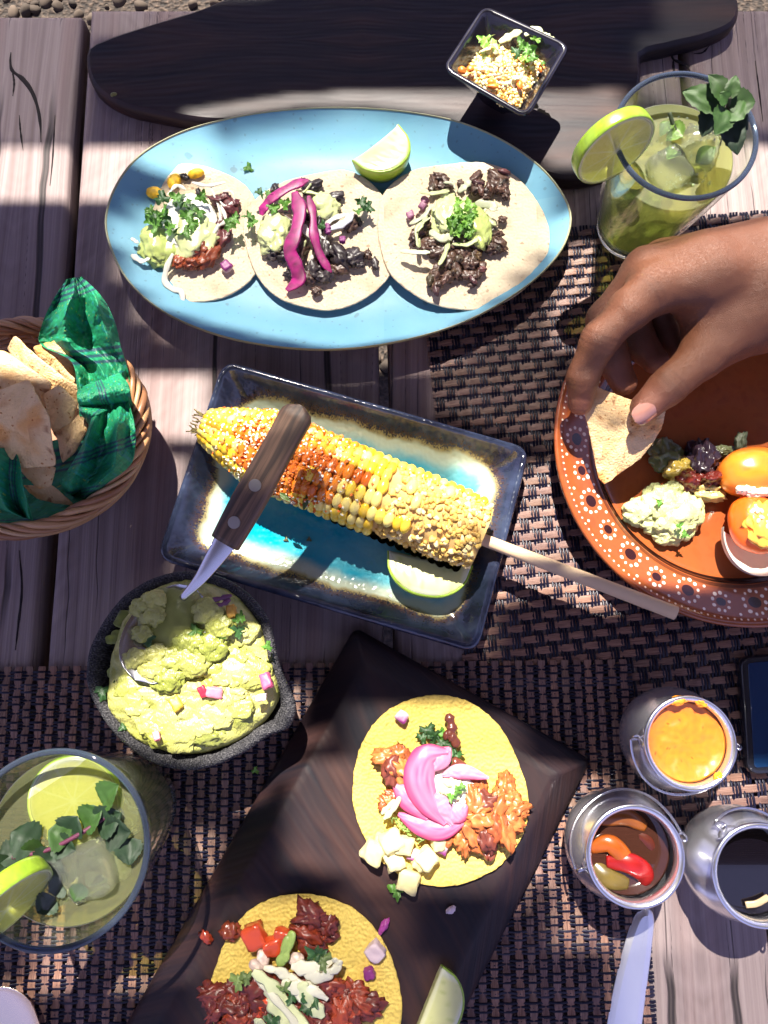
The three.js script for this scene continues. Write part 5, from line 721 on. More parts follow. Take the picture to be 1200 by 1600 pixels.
// a fried tortilla piece: corners are [px, py, height in cm]
function chipGeo(corners, bulge, seed, th = 0.0011, world = false) {
  let P = corners.map(q => q.isVector3 ? q : at(q[0], q[1], q[2] * 0.01)); const c = V(0, 0, 0); P.forEach(p => c.addScaledVector(p, 1 / P.length));
  const sub = []; P.forEach((p, i) => { const n = P[(i + 1) % P.length]; for (let k = 0; k < 18; k++) sub.push(p.clone().lerp(n, k / 18)); }); P = sub;
  for (let s = 0; s < 3; s++) P = P.map((p, i) => p.clone().multiplyScalar(0.5).addScaledVector(P[(i + P.length - 1) % P.length], 0.25).addScaledVector(P[(i + 1) % P.length], 0.25));
  const nrm = V(0, 0, 0); P.forEach((p, i) => nrm.add(p.clone().sub(c).cross(P[(i + 1) % P.length].clone().sub(c)))); nrm.normalize(); if (nrm.y < 0) nrm.negate();
  const ca = V(Math.cos(seed * 1.7), 0, Math.sin(seed * 1.7)), cr = 0.02, row = (k, o) => P.map((p, i) => { const kk = k * (1 + 0.02 * n3(i * 0.5, seed, 2)), q = c.clone().lerp(p, kk); q.addScaledVector(nrm, bulge * (1 - k * k) + 0.0022 * (1 - Math.pow(q.clone().sub(c).dot(ca) / cr, 2)) * (world ? 0.4 : 1) + 0.0042 * fbm(q.x * 45 + seed, q.y * 60, q.z * 60, 3) + 0.0007 * n3(q.x * 300, q.z * 300, seed) + o); return [q.x, q.y, q.z]; });
  return paint(loft([row(0.04, -th), row(0.5, -th), row(0.95, -th), row(1, -th * 0.5), row(0.985, 0), row(0.9, 0), row(0.75, 0), row(0.6, 0), row(0.45, 0), row(0.3, 0), row(0.15, 0), row(0.03, 0)], true, true), [1, 1, 1], 0.08, (x, y, z) => mix3(mix3([1.12, 1.12, 1.15], [1, 0.72, 0.42], sstep(0.0, 0.3, fbm(x * 48 + seed, y * 48, z * 48, 3))), [0.4, 0.2, 0.1], sstep(0.42, 0.55, n3(x * 190, y * 190 + seed, z * 190)) * 0.8));
}
{
  R = rng(420);
  const CH = [
    [[[40, 590, 8.6], [78, 648, 8.8], [90, 728, 7.2], [40, 732, 7.4], [-40, 700, 8], [-40, 630, 8.6]], 0.003, 'large speckled chip in basket front, its lower corner over the green flap'],
    [[[-50, 545, 7.6], [10, 548, 7.8], [82, 598, 7.8], [74, 640, 6.8], [-40, 640, 6.6]], 0.004, 'smooth sunlit chip in the basket behind the large speckled one'],
    [[[22, 524, 7.2], [70, 562, 7.4], [122, 606, 7.3], [118, 640, 6.4], [60, 610, 6.0], [2, 545, 6.4]], 0.002, 'narrow folded chip in basket between the smooth chip and the far chip'],
    [[[52, 542, 6.2], [98, 528, 6.8], [116, 536, 6.8], [122, 600, 5.8], [84, 590, 5.6]], 0.003, 'chip farthest back in the basket, touching the green peak of cloth'],
    [[[68, 616, 7.4], [94, 600, 7.8], [124, 628, 7.0], [112, 660, 6.6], [84, 676, 6.6]], 0.002, 'small orange toned chip in the basket, tucked beside the large speckled chip'],
    [[[86, 668, 6.6], [128, 624, 6.4], [138, 672, 6.2], [118, 708, 5.8], [98, 724, 5.6]], 0.004, 'blistered chip in basket leaning against the dark green cloth'],
    [[[26, 722, 6.4], [90, 728, 6.4], [82, 758, 5.6], [64, 762, 5.4]], 0.001, 'chip corner in basket sticking out just below the large speckled chip'],
    [[[34, 758, 5.0], [80, 756, 5.2], [120, 792, 4.2], [60, 778, 4.4]], 0.001, 'lowest chip in the basket, lying near the front rim'],
  ];
  CH.forEach(([c, b, label], i) => tag(part('tortilla_chip', chipGeo(c, b, i * 7 + 1), chipM), label, 'chip', 'tortilla chips in the basket'));
}

// ---------------------------------------------------------------- steel sauce pots
{
  R = rng(501);
  const chrome = std([0.86, 0.86, 0.9], 0.24, { metalness: 0.88 }), wire = std([0.65, 0.65, 0.68], 0.2, { metalness: 1 });
  const lathe = (c, prof, n = 72) => { const g = new THREE.LatheGeometry(prof.map(p => new THREE.Vector2(p[0], p[1])), n); g.translate(c.x, c.y, c.z); return g; };
  function pot(px, py, h, ear, label, s = 1) {
    const rc = at(px, py, h), c = V(rc.x, h - 0.0595 * s, rc.z), t = thing('sauce_pot', label, 'pot', c.clone());
    const pf = [[0.0005, 0.001], [0.019, 0.001], [0.022, 0], [0.0242, 0.0012], [0.0265, 0.004], [0.0315, 0.013], [0.0338, 0.024], [0.0335, 0.034], [0.0305, 0.0435], [0.0272, 0.0498], [0.0262, 0.0525], [0.0264, 0.0552], [0.0282, 0.0572], [0.0292, 0.0584], [0.0290, 0.0594], [0.0282, 0.0598], [0.0268, 0.0595], [0.0258, 0.0582], [0.0252, 0.0555], [0.0252, 0.052], [0.029, 0.044], [0.032, 0.034], [0.032, 0.02], [0.028, 0.01], [0.0005, 0.008]].map(q => [q[0] * s, q[1] * s]);
    part('pot_body', lathe(c, pf), chrome, t);
    part('rim', (() => { const g = new THREE.TorusGeometry(0.0281 * s, 0.0014 * s, 12, 80); g.rotateX(Math.PI / 2); g.translate(c.x, c.y + 0.0586 * s, c.z); return g; })(), std([0.8, 0.8, 0.82], 0.25, { metalness: 1 }), t);
    const P = (a, r, y) => V(c.x + Math.cos(a) * r * s, c.y + y * s, c.z + Math.sin(a) * r * s);
    for (const a of [ear, ear + Math.PI]) {
      const lug = part('ear', tube([P(a - 0.16, 0.0288, 0.0565), P(a - 0.05, 0.0298, 0.0525), P(a + 0.05, 0.0298, 0.0525), P(a + 0.16, 0.0288, 0.0565)], [0.0026, 0.0006], 10, 8, V(Math.cos(a), 0, Math.sin(a))), chrome, t);
      part('wire_loop', tube([P(a, 0.0296, 0.0535), P(a + 0.05, 0.0322, 0.056), P(a + 0.02, 0.0345, 0.0535), P(a - 0.04, 0.034, 0.049), P(a - 0.03, 0.0305, 0.05)], 0.00075, 24, 8), wire, lug);
    }
    part('bail_handle', tube(Array.from({ length: 13 }, (_, i) => { const a = ear + i / 12 * Math.PI; return P(a, 0.0345 + 0.0006 * Math.sin(i), 0.0475 - 0.007 * Math.sin(i / 12 * Math.PI)); }), 0.0008, 60, 8), wire, t);
    return [t, c];
  }
  const fill = (c, r, y, n, f) => { const out = circ(c, r, 90), p = [[1, y - 0.004]]; for (let k = 0.99; k > 0.02; k -= 0.05) p.push([k, y]); return dish(out, p, null, f); };
  const [, c1] = pot(1079, 1161, 0.058, 0.08, 'round steel pot filled with smooth orange salsa', 0.935);
  const s1 = thing('orange_salsa', 'creamy orange salsa in the steel pot nearest the phone', 'salsa', V(c1.x, c1.y + 0.04, c1.z)), yS = c1.y + 0.0465;
  part('salsa_surface', paint(fill(c1, 0.0235, yS, 20, (x, z, k) => 0.0022 * fbm((x - c1.x) * 70, (z - c1.z) * 70, 3, 3) + 0.003 * Math.pow(k, 5) ), [0.66, 0.19, 0.02], 0, (x, y, z, q) => { const k = 1 + 0.22 * n3(x * 300, 1, z * 300), f = sstep(0.5, 0.62, n3(x * 900, 5, z * 900)); return mix3([q[0] * k, q[1] * k, q[2]], [0.3, 0.05, 0.01], f); }), wet, s1);
  for (const [a, l] of [[-1.75, 9], [-1.2, 7], [0.9, 5]]) part('salsa_smear', paint(lump(V(c1.x + Math.cos(a) * 0.0248, c1.y + 0.054, c1.z + Math.sin(a) * 0.0248), [l * 0.0006, 0.0022, 0.0026], { amp: 0.4, det: 5, rot: -a + Math.PI / 2 }), [0.86, 0.3, 0.015]), wet, s1);
  const [, c2] = pot(993, 1338, 0.06, 2.85, 'round steel pot holding red and orange pepper strips in brine', 0.97);
  const s2 = thing('pickled_peppers', 'red and orange pickled pepper strips in dark brine inside the steel pot', 'pickles', V(c2.x, c2.y + 0.03, c2.z)), w = (x, y, z) => V(c2.x + x * 0.00088, c2.y + z * 0.00093, c2.z + y * 0.00088);
  const strip = (p, a, b, q, n) => part('pepper_strip', paint(tube(p.map(k => w(...k)), u => { const s = 0.4 + 0.6 * Math.sqrt(Math.sin(Math.PI * clamp(u, 0.03, 0.97))); return [a * s, b * s]; }, 30, 12), q, 0.05, (x, y, z, c) => { const k = 1 + 0.35 * n3(x * 160, y * 160, z * 160); return [c[0] * k * 0.6, c[1] * k * 0.6, c[2] * k * 0.6]; }), wet, s2);
  strip([[-24, 0, 43], [-12, -4, 46], [-3, 4, 46], [2, 14, 43]], 0.0055, 0.003, [0.6, 0.13, 0.012]); strip([[-14, 8, 44], [0, 8, 47], [10, 14, 46], [13, 22, 42]], 0.0062, 0.003, [0.5, 0.015, 0.015]); strip([[-16, -18, 43], [0, -21, 45], [14, -14, 43]], 0.0052, 0.0028, [0.45, 0.13, 0.015]); strip([[-22, 10, 42], [-14, 18, 44], [0, 22, 43]], 0.0058, 0.0028, [0.24, 0.17, 0.04]); strip([[4, -12, 41], [16, -4, 42], [18, 8, 40]], 0.004, 0.0022, [0.14, 0.025, 0.01]);
  part('brine', fill(c2, 0.0262, c2.y + 0.0405, 12, () => 0), std([0.05, 0.018, 0.012], 0.04, { clearcoat: 1 }), s2);
  const [, c3] = pot(1191, 1368, 0.06, -2.2, 'round steel pot of black sauce cut off by the right edge', 0.97);
  const s3 = thing('black_sauce', 'glossy black sauce in the steel pot beside the pepper pot', 'sauce', V(c3.x, c3.y + 0.04, c3.z));
  part('sauce_surface', fill(c3, 0.0258, c3.y + 0.0425, 12, () => 0), std([0.004, 0.003, 0.006], 0.06, { clearcoat: 1 }), s3);
  part('onion_sliver', paint(tube([at(1165, 1414, 0.047), at(1182, 1412, 0.048), at(1200, 1402, 0.047)], [0.002, 0.0008], 14, 8), [0.4, 0.3, 0.18]), wet, s3);
}

// ---------------------------------------------------------------- phone and cutlery
{
  R = rng(520);
  const c = [[1157, 1026], [1330, 1010], [1345, 1200], [1168, 1212]].map(p => at(p[0], p[1], 0.0115));
  const t = thing('phone', 'black phone with dark blue screen at right edge above the salsa pot', 'phone', V(c[0].x + 0.04, 0.0026, c[0].z + 0.04));
  part('phone_body', block(c, 0.008, 10, [[0.002, 0.003], [0.0006, 0.0038], [0, 0.0055], [0, 0.0088], [0.0006, 0.0106], [0.0016, 0.0113], [0.0026, 0.0115]]), std([0.012, 0.013, 0.02], 0.25, { clearcoat: 0.6 }), t);
  part('screen', block(c, 0.006, 10, [[0.0045, 0.011], [0.0045, 0.01185], [0.0048, 0.012]]), std([0.006, 0.028, 0.085], 0.08, { clearcoat: 1 }), t);
  const steel = std([0.82, 0.82, 0.86], 0.3, { metalness: 0.9 });
  const k = thing('butter_knife', 'shiny butter knife blade lying below the pepper pot', 'knife', at(985, 1560, 0.003));
  const o = outline([[1006, 1420], [1018, 1422], [1023, 1436], [1021, 1470], [1014, 1530], [1005, 1600], [992, 1720], [940, 1720], [946, 1620], [957, 1555], [972, 1490], [986, 1445], [996, 1426]], 0.0055, 110);
  part('blade', slab(o, [[0.0012, 0.0032], [0, 0.0042], [0.0006, 0.0047], [0.0032, 0.0056], [0.0042, 0.0058]]), steel, k);
  const s = thing('teaspoon', 'polished spoon tip poking in at the bottom left corner on placemat', 'spoon', at(0, 1620, 0.003)), e = at(4, 1622, 0.012), rx = at(66, 1622, 0.012).x - e.x, rz = at(4, 1706, 0.012).z - e.z;
  part('spoon_bowl', sheet(24, 28, (u, v) => { const x = u * 2 - 1, q = Math.sqrt(Math.max(0, 1 - x * x)), y = (v * 2 - 1) * q, d = 1 - x * x - y * y, a = 0.28; return [e.x + (x * rx) * Math.cos(a) + (y * rz) * Math.sin(a), 0.0135 - 0.0085 * Math.pow(Math.max(0, d), 0.8), e.z - (x * rx) * Math.sin(a) + (y * rz) * Math.cos(a)]; }, 0.0011), std([0.9, 0.76, 0.62], 0.26, { metalness: 1 }), s);
  const sh = at(-10, 1720, 0.012); part('spoon_handle', tube([V(sh.x, 0.012, sh.z - 0.002), V(sh.x - 0.012, 0.014, sh.z + 0.03), V(sh.x - 0.03, 0.008, sh.z + 0.08)], [0.003, 0.0012], 16, 10), std([0.85, 0.78, 0.7], 0.22, { metalness: 1 }), s);
}

// ---------------------------------------------------------------- mojito glasses
function leafTo(t, name, p0, p1, wid, c, o = {}) { const d = p1.clone().sub(p0), l = d.length(), yaw = Math.atan2(d.x, d.z), pitch = -Math.asin(clamp(d.y / l, -1, 1)); return part(name, paint(put(mintLeaf(l * 1.08, wid, o.curl ?? 0.45, o.fold ?? 0.4, R() * 50), p0, yaw, pitch - 0.15, o.roll ?? rr(-0.5, 0.5)), c, 0.25, (x, y, z, q) => { const k = 1 + 0.35 * n3(x * 300, y * 300, z * 300); return [q[0] * k, q[1] * k, q[2] * k]; }), o.mat || leafy, t); }
const MINT = [0.026, 0.072, 0.009], MINTD = [0.01, 0.03, 0.01];
// round slice: flesh with membranes between pith and peel; its axis is given
function limeSlice(name, label, cat, c, Rr, th, axis, roll = 0) {
  const t = thing(name, label, cat, c), q = new THREE.Quaternion().setFromUnitVectors(V(0, 1, 0), axis.clone().normalize()).multiply(new THREE.Quaternion().setFromAxisAngle(V(0, 1, 0), roll)), M = g => { g.applyQuaternion(q); return g; };
  const ring = (r, y) => Array.from({ length: 96 }, (_, i) => { const a = i / 96 * 6.28319; return [Math.cos(a) * r, y, Math.sin(a) * r]; });
  const rows = []; for (let k = 0.02; k < 0.95; k += 0.04) rows.push(ring(k * Rr, -th / 2)); const top = rows.map(r => r.map(p => [p[0], th / 2, p[2]])).reverse();
  part('flesh', M(paint(loft(rows.concat(top), true, true), COL.limeIn, 0, (x, y, z) => { const r = Math.hypot(x, z) / Rr, a = Math.atan2(z, x), seg = Math.abs(((a / 6.28319 * 9 + 9) % 1) - 0.5) * 2, mem = sstep(1 - 0.1 / Math.max(r, 0.12), 1, seg), ves = 0.5 + 0.5 * n3(x * 900, r * 5, z * 900); return mix3(mix3([0.66, 0.68, 0.18], [0.84, 0.82, 0.4], ves), [0.8, 0.82, 0.58], Math.max(mem * 0.85, sstep(0.84, 0.92, r), 1 - sstep(0.05, 0.12, r))); })), std([1, 1, 1], 0.25, { vertexColors: true, clearcoat: 0.4, transmission: 0.5 }), t, true);
  const pr = [[0.93, -th * 0.505], [0.985, -th * 0.5], [1.0, -th * 0.3], [1.003, 0], [1.0, th * 0.3], [0.985, th * 0.5], [0.93, th * 0.505]].map(p => ring(p[0] * Rr, p[1]));
  part('peel', M(paint(loft(pr, false, false), COL.lime, 0, (x, y, z, c2) => { const r = Math.hypot(x, z) / Rr, k = 1 + 0.3 * n3(x * 600, y * 600, z * 600); return mix3([c2[0] * k, c2[1] * k, c2[2]], COL.pith, (1 - sstep(0.945, 0.985, r)) * 0.9); })), wet, t, true);
  return t;
}
function glass(rimPx, h, rimR, baseR, lvl, label, tint) {
  const rc = at(rimPx[0], rimPx[1], h), y0 = 0.0028, c = V(rc.x, y0, rc.z), H = h - y0, t = thing('drinking_glass', label, 'glass', c.clone());
  const rad = u => baseR + (rimR - baseR) * Math.pow(u, 0.85), lathe = (p, n = 96) => { const g = new THREE.LatheGeometry(p.map(q => new THREE.Vector2(q[0], q[1])), n); g.translate(c.x, c.y, c.z); return g; };
  const pane = std([0.96, 0.985, 0.975], 0.02, { transmission: 1, thickness: 0, ior: 1.5 });
  const P = []; for (let i = 0; i <= 30; i++) P.push([rad(i / 30), i / 30 * H]); part('glass_wall', lathe(P), pane, t);
  const I = []; for (let i = 0; i <= 30; i++) { const u = mix(0.1, 1, i / 30); I.push([rad(u) - 0.0022, u * H]); } part('inner_wall', lathe(I), pane, t);
  const rg = new THREE.TorusGeometry(rimR - 0.0012, 0.0017, 16, 120); rg.rotateX(Math.PI / 2); rg.translate(c.x, c.y + H, c.z);
  part('rim', rg, std([0.45, 0.58, 0.8], 0.03, { transmission: 0.92, thickness: 0.003, ior: 1.52, attenuationColor: C(0.05, 0.1, 0.25), attenuationDistance: 0.003 }), t);
  part('base', lathe([[0.0005, 0.0002], [baseR - 0.002, 0.0002], [baseR - 0.0004, 0.0012], [rad(0.02) - 0.0004, 0.003], [rad(0.07) - 0.0006, 0.008], [rad(0.07) - 0.004, 0.0092], [0.0005, 0.0085]]), std([0.93, 0.97, 0.96], 0.03, { transmission: 0.95, thickness: 0.008, ior: 1.5 }), t);
  const uL = lvl, d = thing('mojito', tint.label, 'drink', V(c.x, c.y + 0.01, c.z)), D = [[0.0005, 0.0102]]; for (let i = 0; i <= 24; i++) { const u = mix(0.095, uL, i / 24); D.push([rad(u) - 0.0026, u * H]); } D.push([rad(uL) - 0.0036, uL * H + 0.0002]); for (let k = 0.9; k > 0.02; k -= 0.1) D.push([(rad(uL) - 0.003) * k, uL * H]); D.push([0.0005, uL * H]);
  part('liquid', lathe(D), std(tint.c, tint.rough, { transmission: tint.tr, thickness: 0, ior: 1.33 }), d);
  return { t, d, c, H, rad, lvl: c.y + uL * H };
}
const iceM = std([0.93, 0.97, 0.9], 0.06, { transmission: 0.95, thickness: 0.02, ior: 1.28 });
function ice(parent, p, s, yaw, pitch, seed) {
  let g = new THREE.BoxGeometry(2, 2, 2, 8, 8, 8); g.deleteAttribute('uv'); g.deleteAttribute('normal'); g = mergeVertices(g, 1e-4); const q = g.attributes.position;
  for (let i = 0; i < q.count; i++) { const v = V(q.getX(i), q.getY(i), q.getZ(i)), k = 1 / Math.pow(Math.pow(Math.abs(v.x), 7) + Math.pow(Math.abs(v.y), 7) + Math.pow(Math.abs(v.z), 7), 1 / 7), w = 1 + 0.16 * n3(v.x * 1.1 + seed, v.y * 1.1, v.z * 1.1); v.multiplyScalar(k * w * s); q.setXYZ(i, v.x, v.y * 0.85, v.z); }
  g.setAttribute('uv', new THREE.BufferAttribute(new Float32Array(q.count * 2), 2)); g.computeVertexNormals(); part('ice_cube', put(g, p, yaw, pitch, 0.2), iceM, parent);
}
{
  R = rng(601);
  const rimR = at(1184, 212, 0.108).distanceTo(at(959, 212, 0.108)) / 2;
  const G = glass([1071, 211], 0.108, rimR, 0.0268, 0.8, 'dark rimmed drinking glass standing between oval plate and the hand', { label: 'green mint drink with ice in the glass above the hand', c: [0.74, 0.77, 0.33], rough: 0.38, tr: 0.88 });
  const { d, c, lvl } = G;
  ice(d, V(c.x - 0.004, lvl - 0.002, c.z + 0.010), 0.0125, 0.5, 0.2, 3); ice(d, V(c.x + 0.016, lvl + 0.003, c.z - 0.004), 0.0115, 1.1, -0.3, 8); ice(d, V(c.x - 0.012, lvl - 0.004, c.z - 0.012), 0.0115, 0.2, 0.4, 14); ice(d, V(c.x + 0.004, lvl - 0.026, c.z + 0.004), 0.012, 0.9, 0.1, 21);
  for (let i = 0; i < 13; i++) { const a = rr(0, 6.28), r = rr(0.008, 0.021), y = rr(0.02, 0.066), p = V(c.x + Math.cos(a) * r, c.y + y, c.z + Math.sin(a) * r), b = rr(0, 6.28); leafTo(d, 'mint_leaf', p, p.clone().add(V(Math.cos(b) * 0.012, rr(-0.006, 0.006), Math.sin(b) * 0.012)), 0.009, R() < 0.5 ? MINT : MINTD); }
  for (const [x, y, X, Y] of [[1048, 190, 1030, 215], [1050, 192, 1068, 218], [1060, 205, 1040, 222], [1058, 240, 1040, 252], [1090, 250, 1110, 235]]) leafTo(d, 'mint_leaf', at(x, y, lvl + 0.002), at(X, Y, lvl + 0.003), 0.009, [0.12, 0.22, 0.03]);
  part('mint_stem', tube([at(1046, 176, lvl + 0.008), at(1052, 195, lvl + 0.004), at(1060, 215, lvl)], 0.0013, 10, 8), std([0.035, 0.05, 0.02], 0.6), d);
  part('muddled_stem', tube([at(985, 335, 0.055), at(1000, 340, 0.052), at(1012, 334, 0.05)], 0.0009, 8, 6), std([0.03, 0.02, 0.015], 0.6), d);
  const bub = []; for (let i = 0; i < 160; i++) { const a = rr(0, 6.28), r = 0.03 * Math.sqrt(R()); bub.push(new THREE.IcosahedronGeometry(rr(0.0004, 0.0011), 1).translate(c.x + Math.cos(a) * r, lvl + 0.0002, c.z + Math.sin(a) * r)); } tag(part('bubbles', bub, std([0.9, 0.95, 0.85], 0.05, { transmission: 0.9, thickness: 0 }), d), null, null, null, 'stuff');
  const sl = at(957, 229, 0.109); limeSlice('lime_slice', 'round lime slice stuck on the far glass rim', 'lime slice', sl, 0.0258, 0.0085, V(0.41, 0.12, 0.96), 0.35);
  const sp = thing('mint_sprig', 'dark green mint sprig standing up over the far glass rim', 'mint sprig', at(1118, 222, 0.085)), T = at(1137, 168, 0.122);
  part('stem', tube([at(1112, 232, 0.082), at(1128, 200, 0.102), T, at(1140, 152, 0.13)], 0.0012, 20, 8), std([0.05, 0.05, 0.025], 0.6), sp);
  for (const [x, y, z, X, Y, Z, w, dk] of [[1138, 158, 126, 1106, 116, 132, 11, 0], [1139, 155, 128, 1150, 116, 134, 8, 0], [1134, 166, 122, 1064, 146, 124, 15, 0], [1120, 160, 120, 1096, 214, 112, 13, 1], [1134, 168, 124, 1120, 212, 124, 14, 0], [1138, 164, 124, 1182, 160, 126, 15, 0], [1138, 172, 122, 1162, 186, 126, 14, 0], [1136, 184, 116, 1152, 242, 112, 14, 1], [1134, 182, 114, 1168, 204, 114, 14, 1], [1130, 180, 116, 1104, 196, 112, 12, 1], [1137, 160, 128, 1124, 146, 132, 8, 0]]) leafTo(sp, 'mint_leaf', at(x, y, z * 0.001), at(X, Y, Z * 0.001), w * 0.0011, dk ? MINTD : MINT, { roll: rr(-0.5, 0.5), curl: 0.8, fold: 0.25, mat: food });
}
{
  R = rng(640);
  const rimR = at(236, 1326, 0.122).distanceTo(at(-68, 1326, 0.122)) / 2;
  const G = glass([84, 1326], 0.122, rimR * 0.985, 0.0305, 0.83, 'dark rimmed drinking glass at the lower left on the placemat', { label: 'pale green mint drink with ice and lime in the lower left glass', c: [0.8, 0.82, 0.45], rough: 0.3, tr: 0.92 });
  const { d, c, lvl } = G;
  limeSlice('lime_slice', 'pale lime slice floating flat in the drink at the lower left', 'lime slice', V(c.x - 0.001, lvl - 0.0055, c.z - 0.019), 0.024, 0.006, V(0.1, 1, 0.15), 0.7);
  ice(d, V(c.x + 0.012, lvl - 0.004, c.z + 0.014), 0.0135, 0.4, 0.2, 5); ice(d, V(c.x - 0.012, lvl - 0.006, c.z + 0.02), 0.0125, 1.2, -0.2, 9); ice(d, V(c.x + 0.02, lvl - 0.01, c.z - 0.008), 0.0115, 0.8, 0.4, 17); ice(d, V(c.x, lvl - 0.034, c.z + 0.004), 0.0135, 0.3, 0.3, 27);
  for (const [x, y, X, Y, w, dk] of [[110, 1310, 78, 1296, 16, 0], [60, 1320, 20, 1300, 18, 1], [70, 1330, 30, 1335, 17, 0], [110, 1300, 122, 1275, 16, 1], [130, 1290, 160, 1262, 15, 0], [150, 1290, 190, 1270, 16, 1], [165, 1300, 205, 1300, 16, 1], [90, 1330, 60, 1365, 17, 1], [85, 1315, 120, 1330, 12, 1], [160, 1255, 185, 1225, 16, 0], [20, 1340, -12, 1370, 15, 1], [85, 1400, 60, 1425, 12, 1], [130, 1380, 118, 1408, 9, 0], [100, 1378, 78, 1392, 12, 1], [200, 1310, 205, 1350, 13, 1], [30, 1330, 0, 1345, 14, 1]]) leafTo(d, 'mint_leaf', at(x, y, lvl + 0.001), at(X, Y, lvl + 0.003), w * 0.0011, dk ? MINTD : MINT, { mat: food });
  part('mint_stem', tube([at(20, 1340, lvl + 0.003), at(75, 1328, lvl + 0.004), at(130, 1300, lvl + 0.004), at(172, 1272, lvl + 0.001)], 0.0012, 20, 8), std([0.10, 0.02, 0.05], 0.5), d);
  for (let i = 0; i < 10; i++) { const a = rr(0, 6.28), r = rr(0.008, 0.026), y = rr(0.02, 0.075), p = V(c.x + Math.cos(a) * r, c.y + y, c.z + Math.sin(a) * r), b = rr(0, 6.28); leafTo(d, 'mint_leaf', p, p.clone().add(V(Math.cos(b) * 0.012, rr(-0.006, 0.006), Math.sin(b) * 0.012)), 0.009, R() < 0.5 ? MINT : MINTD); }
  limeSlice('lime_slice', 'lime slice seen nearly edge on over the lower left glass', 'lime slice', at(2, 1412, 0.124), 0.0255, 0.009, V(0.8, 0.21, 0.7), 0.2);
}

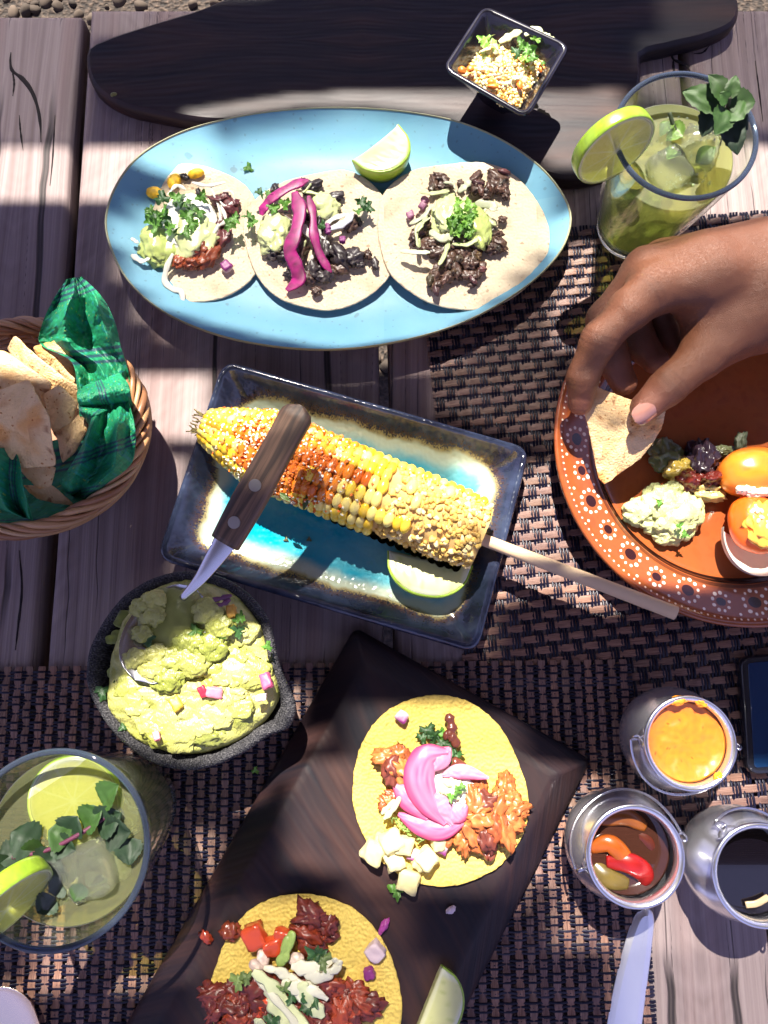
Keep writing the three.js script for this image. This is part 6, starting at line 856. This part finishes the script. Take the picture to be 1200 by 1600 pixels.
// ---------------------------------------------------------------- the hand that holds a chip
{
  R = rng(701);
  const J = (px, py, h, r) => ({ p: at(px, py, h * 0.01), r: r * 0.001 });
  const W1 = J(1200, 420, 8.3, 24), W2 = J(1200, 468, 7.6, 25), F1 = J(1680, 330, 12, 31), F2 = J(1680, 400, 10.6, 33);
  const palm = [[F1, W1], [F2, W2], [W1, J(1105, 430, 9.0, 20)], [J(1105, 430, 9.0, 20), J(1022, 452, 9.2, 14.5)], [W1, J(1010, 425, 8.0, 14.5)], [W1, J(1035, 410, 6.6, 13.5)], [W2, J(1060, 420, 5.4, 13)], [W2, J(1110, 470, 7.4, 19)], [W2, J(1128, 512, 7.2, 19)]];
  const fingers = [
    [J(1022, 452, 9.2, 14.5), J(985, 482, 9.3, 12.2), J(936, 532, 8.3, 11), J(911, 590, 6.9, 9.6), J(907, 630, 5.6, 8)],
    [J(1010, 425, 8.0, 14), J(945, 500, 6.3, 11.2), J(956, 560, 5.3, 10.2), J(974, 598, 5.0, 8.8)],
    [J(1035, 410, 6.6, 13), J(985, 480, 4.8, 11), J(1002, 540, 4.2, 10), J(1024, 564, 4.4, 8.6)],
    [J(1060, 420, 5.4, 12), J(1028, 480, 3.9, 9.4), J(1044, 530, 3.6, 8.4), J(1060, 550, 4, 7.4)],
    [J(1150, 505, 7.4, 18), J(1098, 556, 7.3, 13.6), J(1046, 602, 7.1, 11.6), J(1008, 636, 6.5, 9.4)],
  ];
  const ab = V(0, 0, 0), ap = V(0, 0, 0);
  const cone = (x, y, z, A, B) => { ab.subVectors(B.p, A.p); ap.set(x - A.p.x, y - A.p.y, z - A.p.z); const t = clamp(ap.dot(ab) / ab.lengthSq()); ap.addScaledVector(ab, -t); return ap.length() - mix(A.r, B.r, t); };
  const smin = (a, b, k) => { const h = Math.max(k - Math.abs(a - b), 0) / k; return Math.min(a, b) - h * h * k * 0.25; };
  const creases = [];
  const crease = (A, dirTo, list, amp, rad) => { const d = dirTo.p.clone().sub(A.p).normalize(); for (const o of list) creases.push([A.p.clone().addScaledVector(d, o * 0.001), d, amp * 0.001, rad * 0.001]); };
  crease(fingers[0][2], fingers[0][3], [-3.8, -0.8, 2.4], 0.8, 13); crease(fingers[0][3], fingers[0][4], [-1.2, 1.4], 0.45, 11); crease(fingers[4][2], fingers[4][3], [-5, -2.4, 0.2, 2.6], 0.8, 14); crease(fingers[0][0], fingers[0][1], [6, 10], 0.5, 15); crease(fingers[1][2], fingers[1][3], [0], 0.4, 11);
  const field = (x, y, z) => {
    let P = 1; for (const [a, b] of palm) P = smin(P, cone(x, y, z, a, b), 0.016);
    let d = P; if (P < 0.09) { let best = 1; fingers.forEach((f, fi) => { let q = 1; for (let i = 0; i + 1 < f.length; i++) q = smin(q, cone(x, y, z, f[i], f[i + 1]), 0.005); q = smin(P, q, fi === 4 ? 0.014 : 0.007); best = Math.min(best, q); }); d = best; }
    if (d < 0.006 && d > -0.006) { for (const [c, n, a, r] of creases) { ap.set(x - c.x, y - c.y, z - c.z); const l = ap.lengthSq(); if (l < r * r * 2) { const s = ap.dot(n); d += a * Math.exp(-s * s / 1.1e-6) * Math.exp(-l / (r * r)); } } d += 0.0006 * n3(x * 75, y * 75, z * 75) + 0.0002 * n3(x * 190, y * 190, z * 190); }
    return d;
  };
  const wp = V(1200, 0, 0), lo = [at(885, 500, 0.06).x - 0.012, 0.024, at(1200, 330, 0.09).z - 0.06], hi = [at(1640, 500, 0.08).x, 0.15, at(1000, 650, 0.06).z + 0.014];
  const g = skin(field, lo, hi, 0.00125);
  const t = thing('person', 'hand with dark skin reaching in from the right to dip a tortilla chip', 'person', W2.p.clone());
  const tips = [fingers[0][4].p, fingers[1][3].p, fingers[4][3].p, fingers[2][3].p];
  const st = tex(512, 512, (u, v) => 0.5 + 0.3 * n3(u * 120, v * 120, 2) + 0.25 * n3(u * 60 + v * 20, v * 200, 5), false); st.repeat.set(22, 22);
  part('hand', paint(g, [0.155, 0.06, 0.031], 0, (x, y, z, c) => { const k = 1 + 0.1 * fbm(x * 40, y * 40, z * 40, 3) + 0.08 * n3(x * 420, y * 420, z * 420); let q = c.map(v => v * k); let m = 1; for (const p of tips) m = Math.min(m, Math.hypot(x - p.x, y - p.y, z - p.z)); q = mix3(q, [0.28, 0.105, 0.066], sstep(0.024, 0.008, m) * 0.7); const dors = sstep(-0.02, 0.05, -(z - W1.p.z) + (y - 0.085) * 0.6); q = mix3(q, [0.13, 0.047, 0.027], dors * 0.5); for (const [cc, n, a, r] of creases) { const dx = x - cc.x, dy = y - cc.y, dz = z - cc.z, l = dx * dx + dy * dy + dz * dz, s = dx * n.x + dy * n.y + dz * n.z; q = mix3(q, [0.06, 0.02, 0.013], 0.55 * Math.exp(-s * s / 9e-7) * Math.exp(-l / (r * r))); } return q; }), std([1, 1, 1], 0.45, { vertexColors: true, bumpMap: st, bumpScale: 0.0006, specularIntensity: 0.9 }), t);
  // thumb nail: a curved plate set into the tip
  const tp = fingers[4][3].p, td = tp.clone().sub(fingers[4][2].p).normalize(), tn = V(0.10, 1, 0.42).addScaledVector(td, 0.2).normalize().addScaledVector(td, -td.dot(V(0.10, 1, 0.42).normalize())).normalize(), ts = td.clone().cross(tn).normalize();
  const nl = part('thumb_nail', sheet(18, 14, (u, v) => { const x = u * 2 - 1, y = v * 2 - 1, k = Math.pow(Math.max(0, 1 - Math.pow(Math.abs(x), 3.4)), 0.4), q = tp.clone().addScaledVector(td, 0.0015 + x * 0.0086).addScaledVector(ts, y * 0.0068 * k).addScaledVector(tn, 0.0102 - 0.0034 * y * y * k * k - 0.0012 * x * x * (x > 0 ? 1.6 : 0.6)); return [q.x, q.y, q.z]; }, 0.0006), std([0.42, 0.2, 0.16], 0.16, { clearcoat: 0.8, clearcoatRoughness: 0.1 }), t);
  tag(part('tortilla_chip', chipGeo([[930, 604, 5.6], [978, 622, 5.5], [1043, 642, 5.4], [1034, 672, 5.0], [1002, 714, 4.2], [946, 758, 3.4], [936, 748, 3.5], [912, 640, 5.2]], 0.0015, 44), chipM), 'pale tortilla chip held between thumb and finger over the clay plate', 'chip');
}

const renderer = new THREE.WebGLRenderer({ antialias: true });
renderer.setSize(768, 1024);
renderer.toneMapping = THREE.LinearToneMapping; renderer.toneMappingExposure = EXPOSURE; renderer.outputColorSpace = THREE.SRGBColorSpace;
renderer.shadowMap.enabled = true; renderer.shadowMap.type = THREE.PCFSoftShadowMap;
renderer.render(scene, camera);
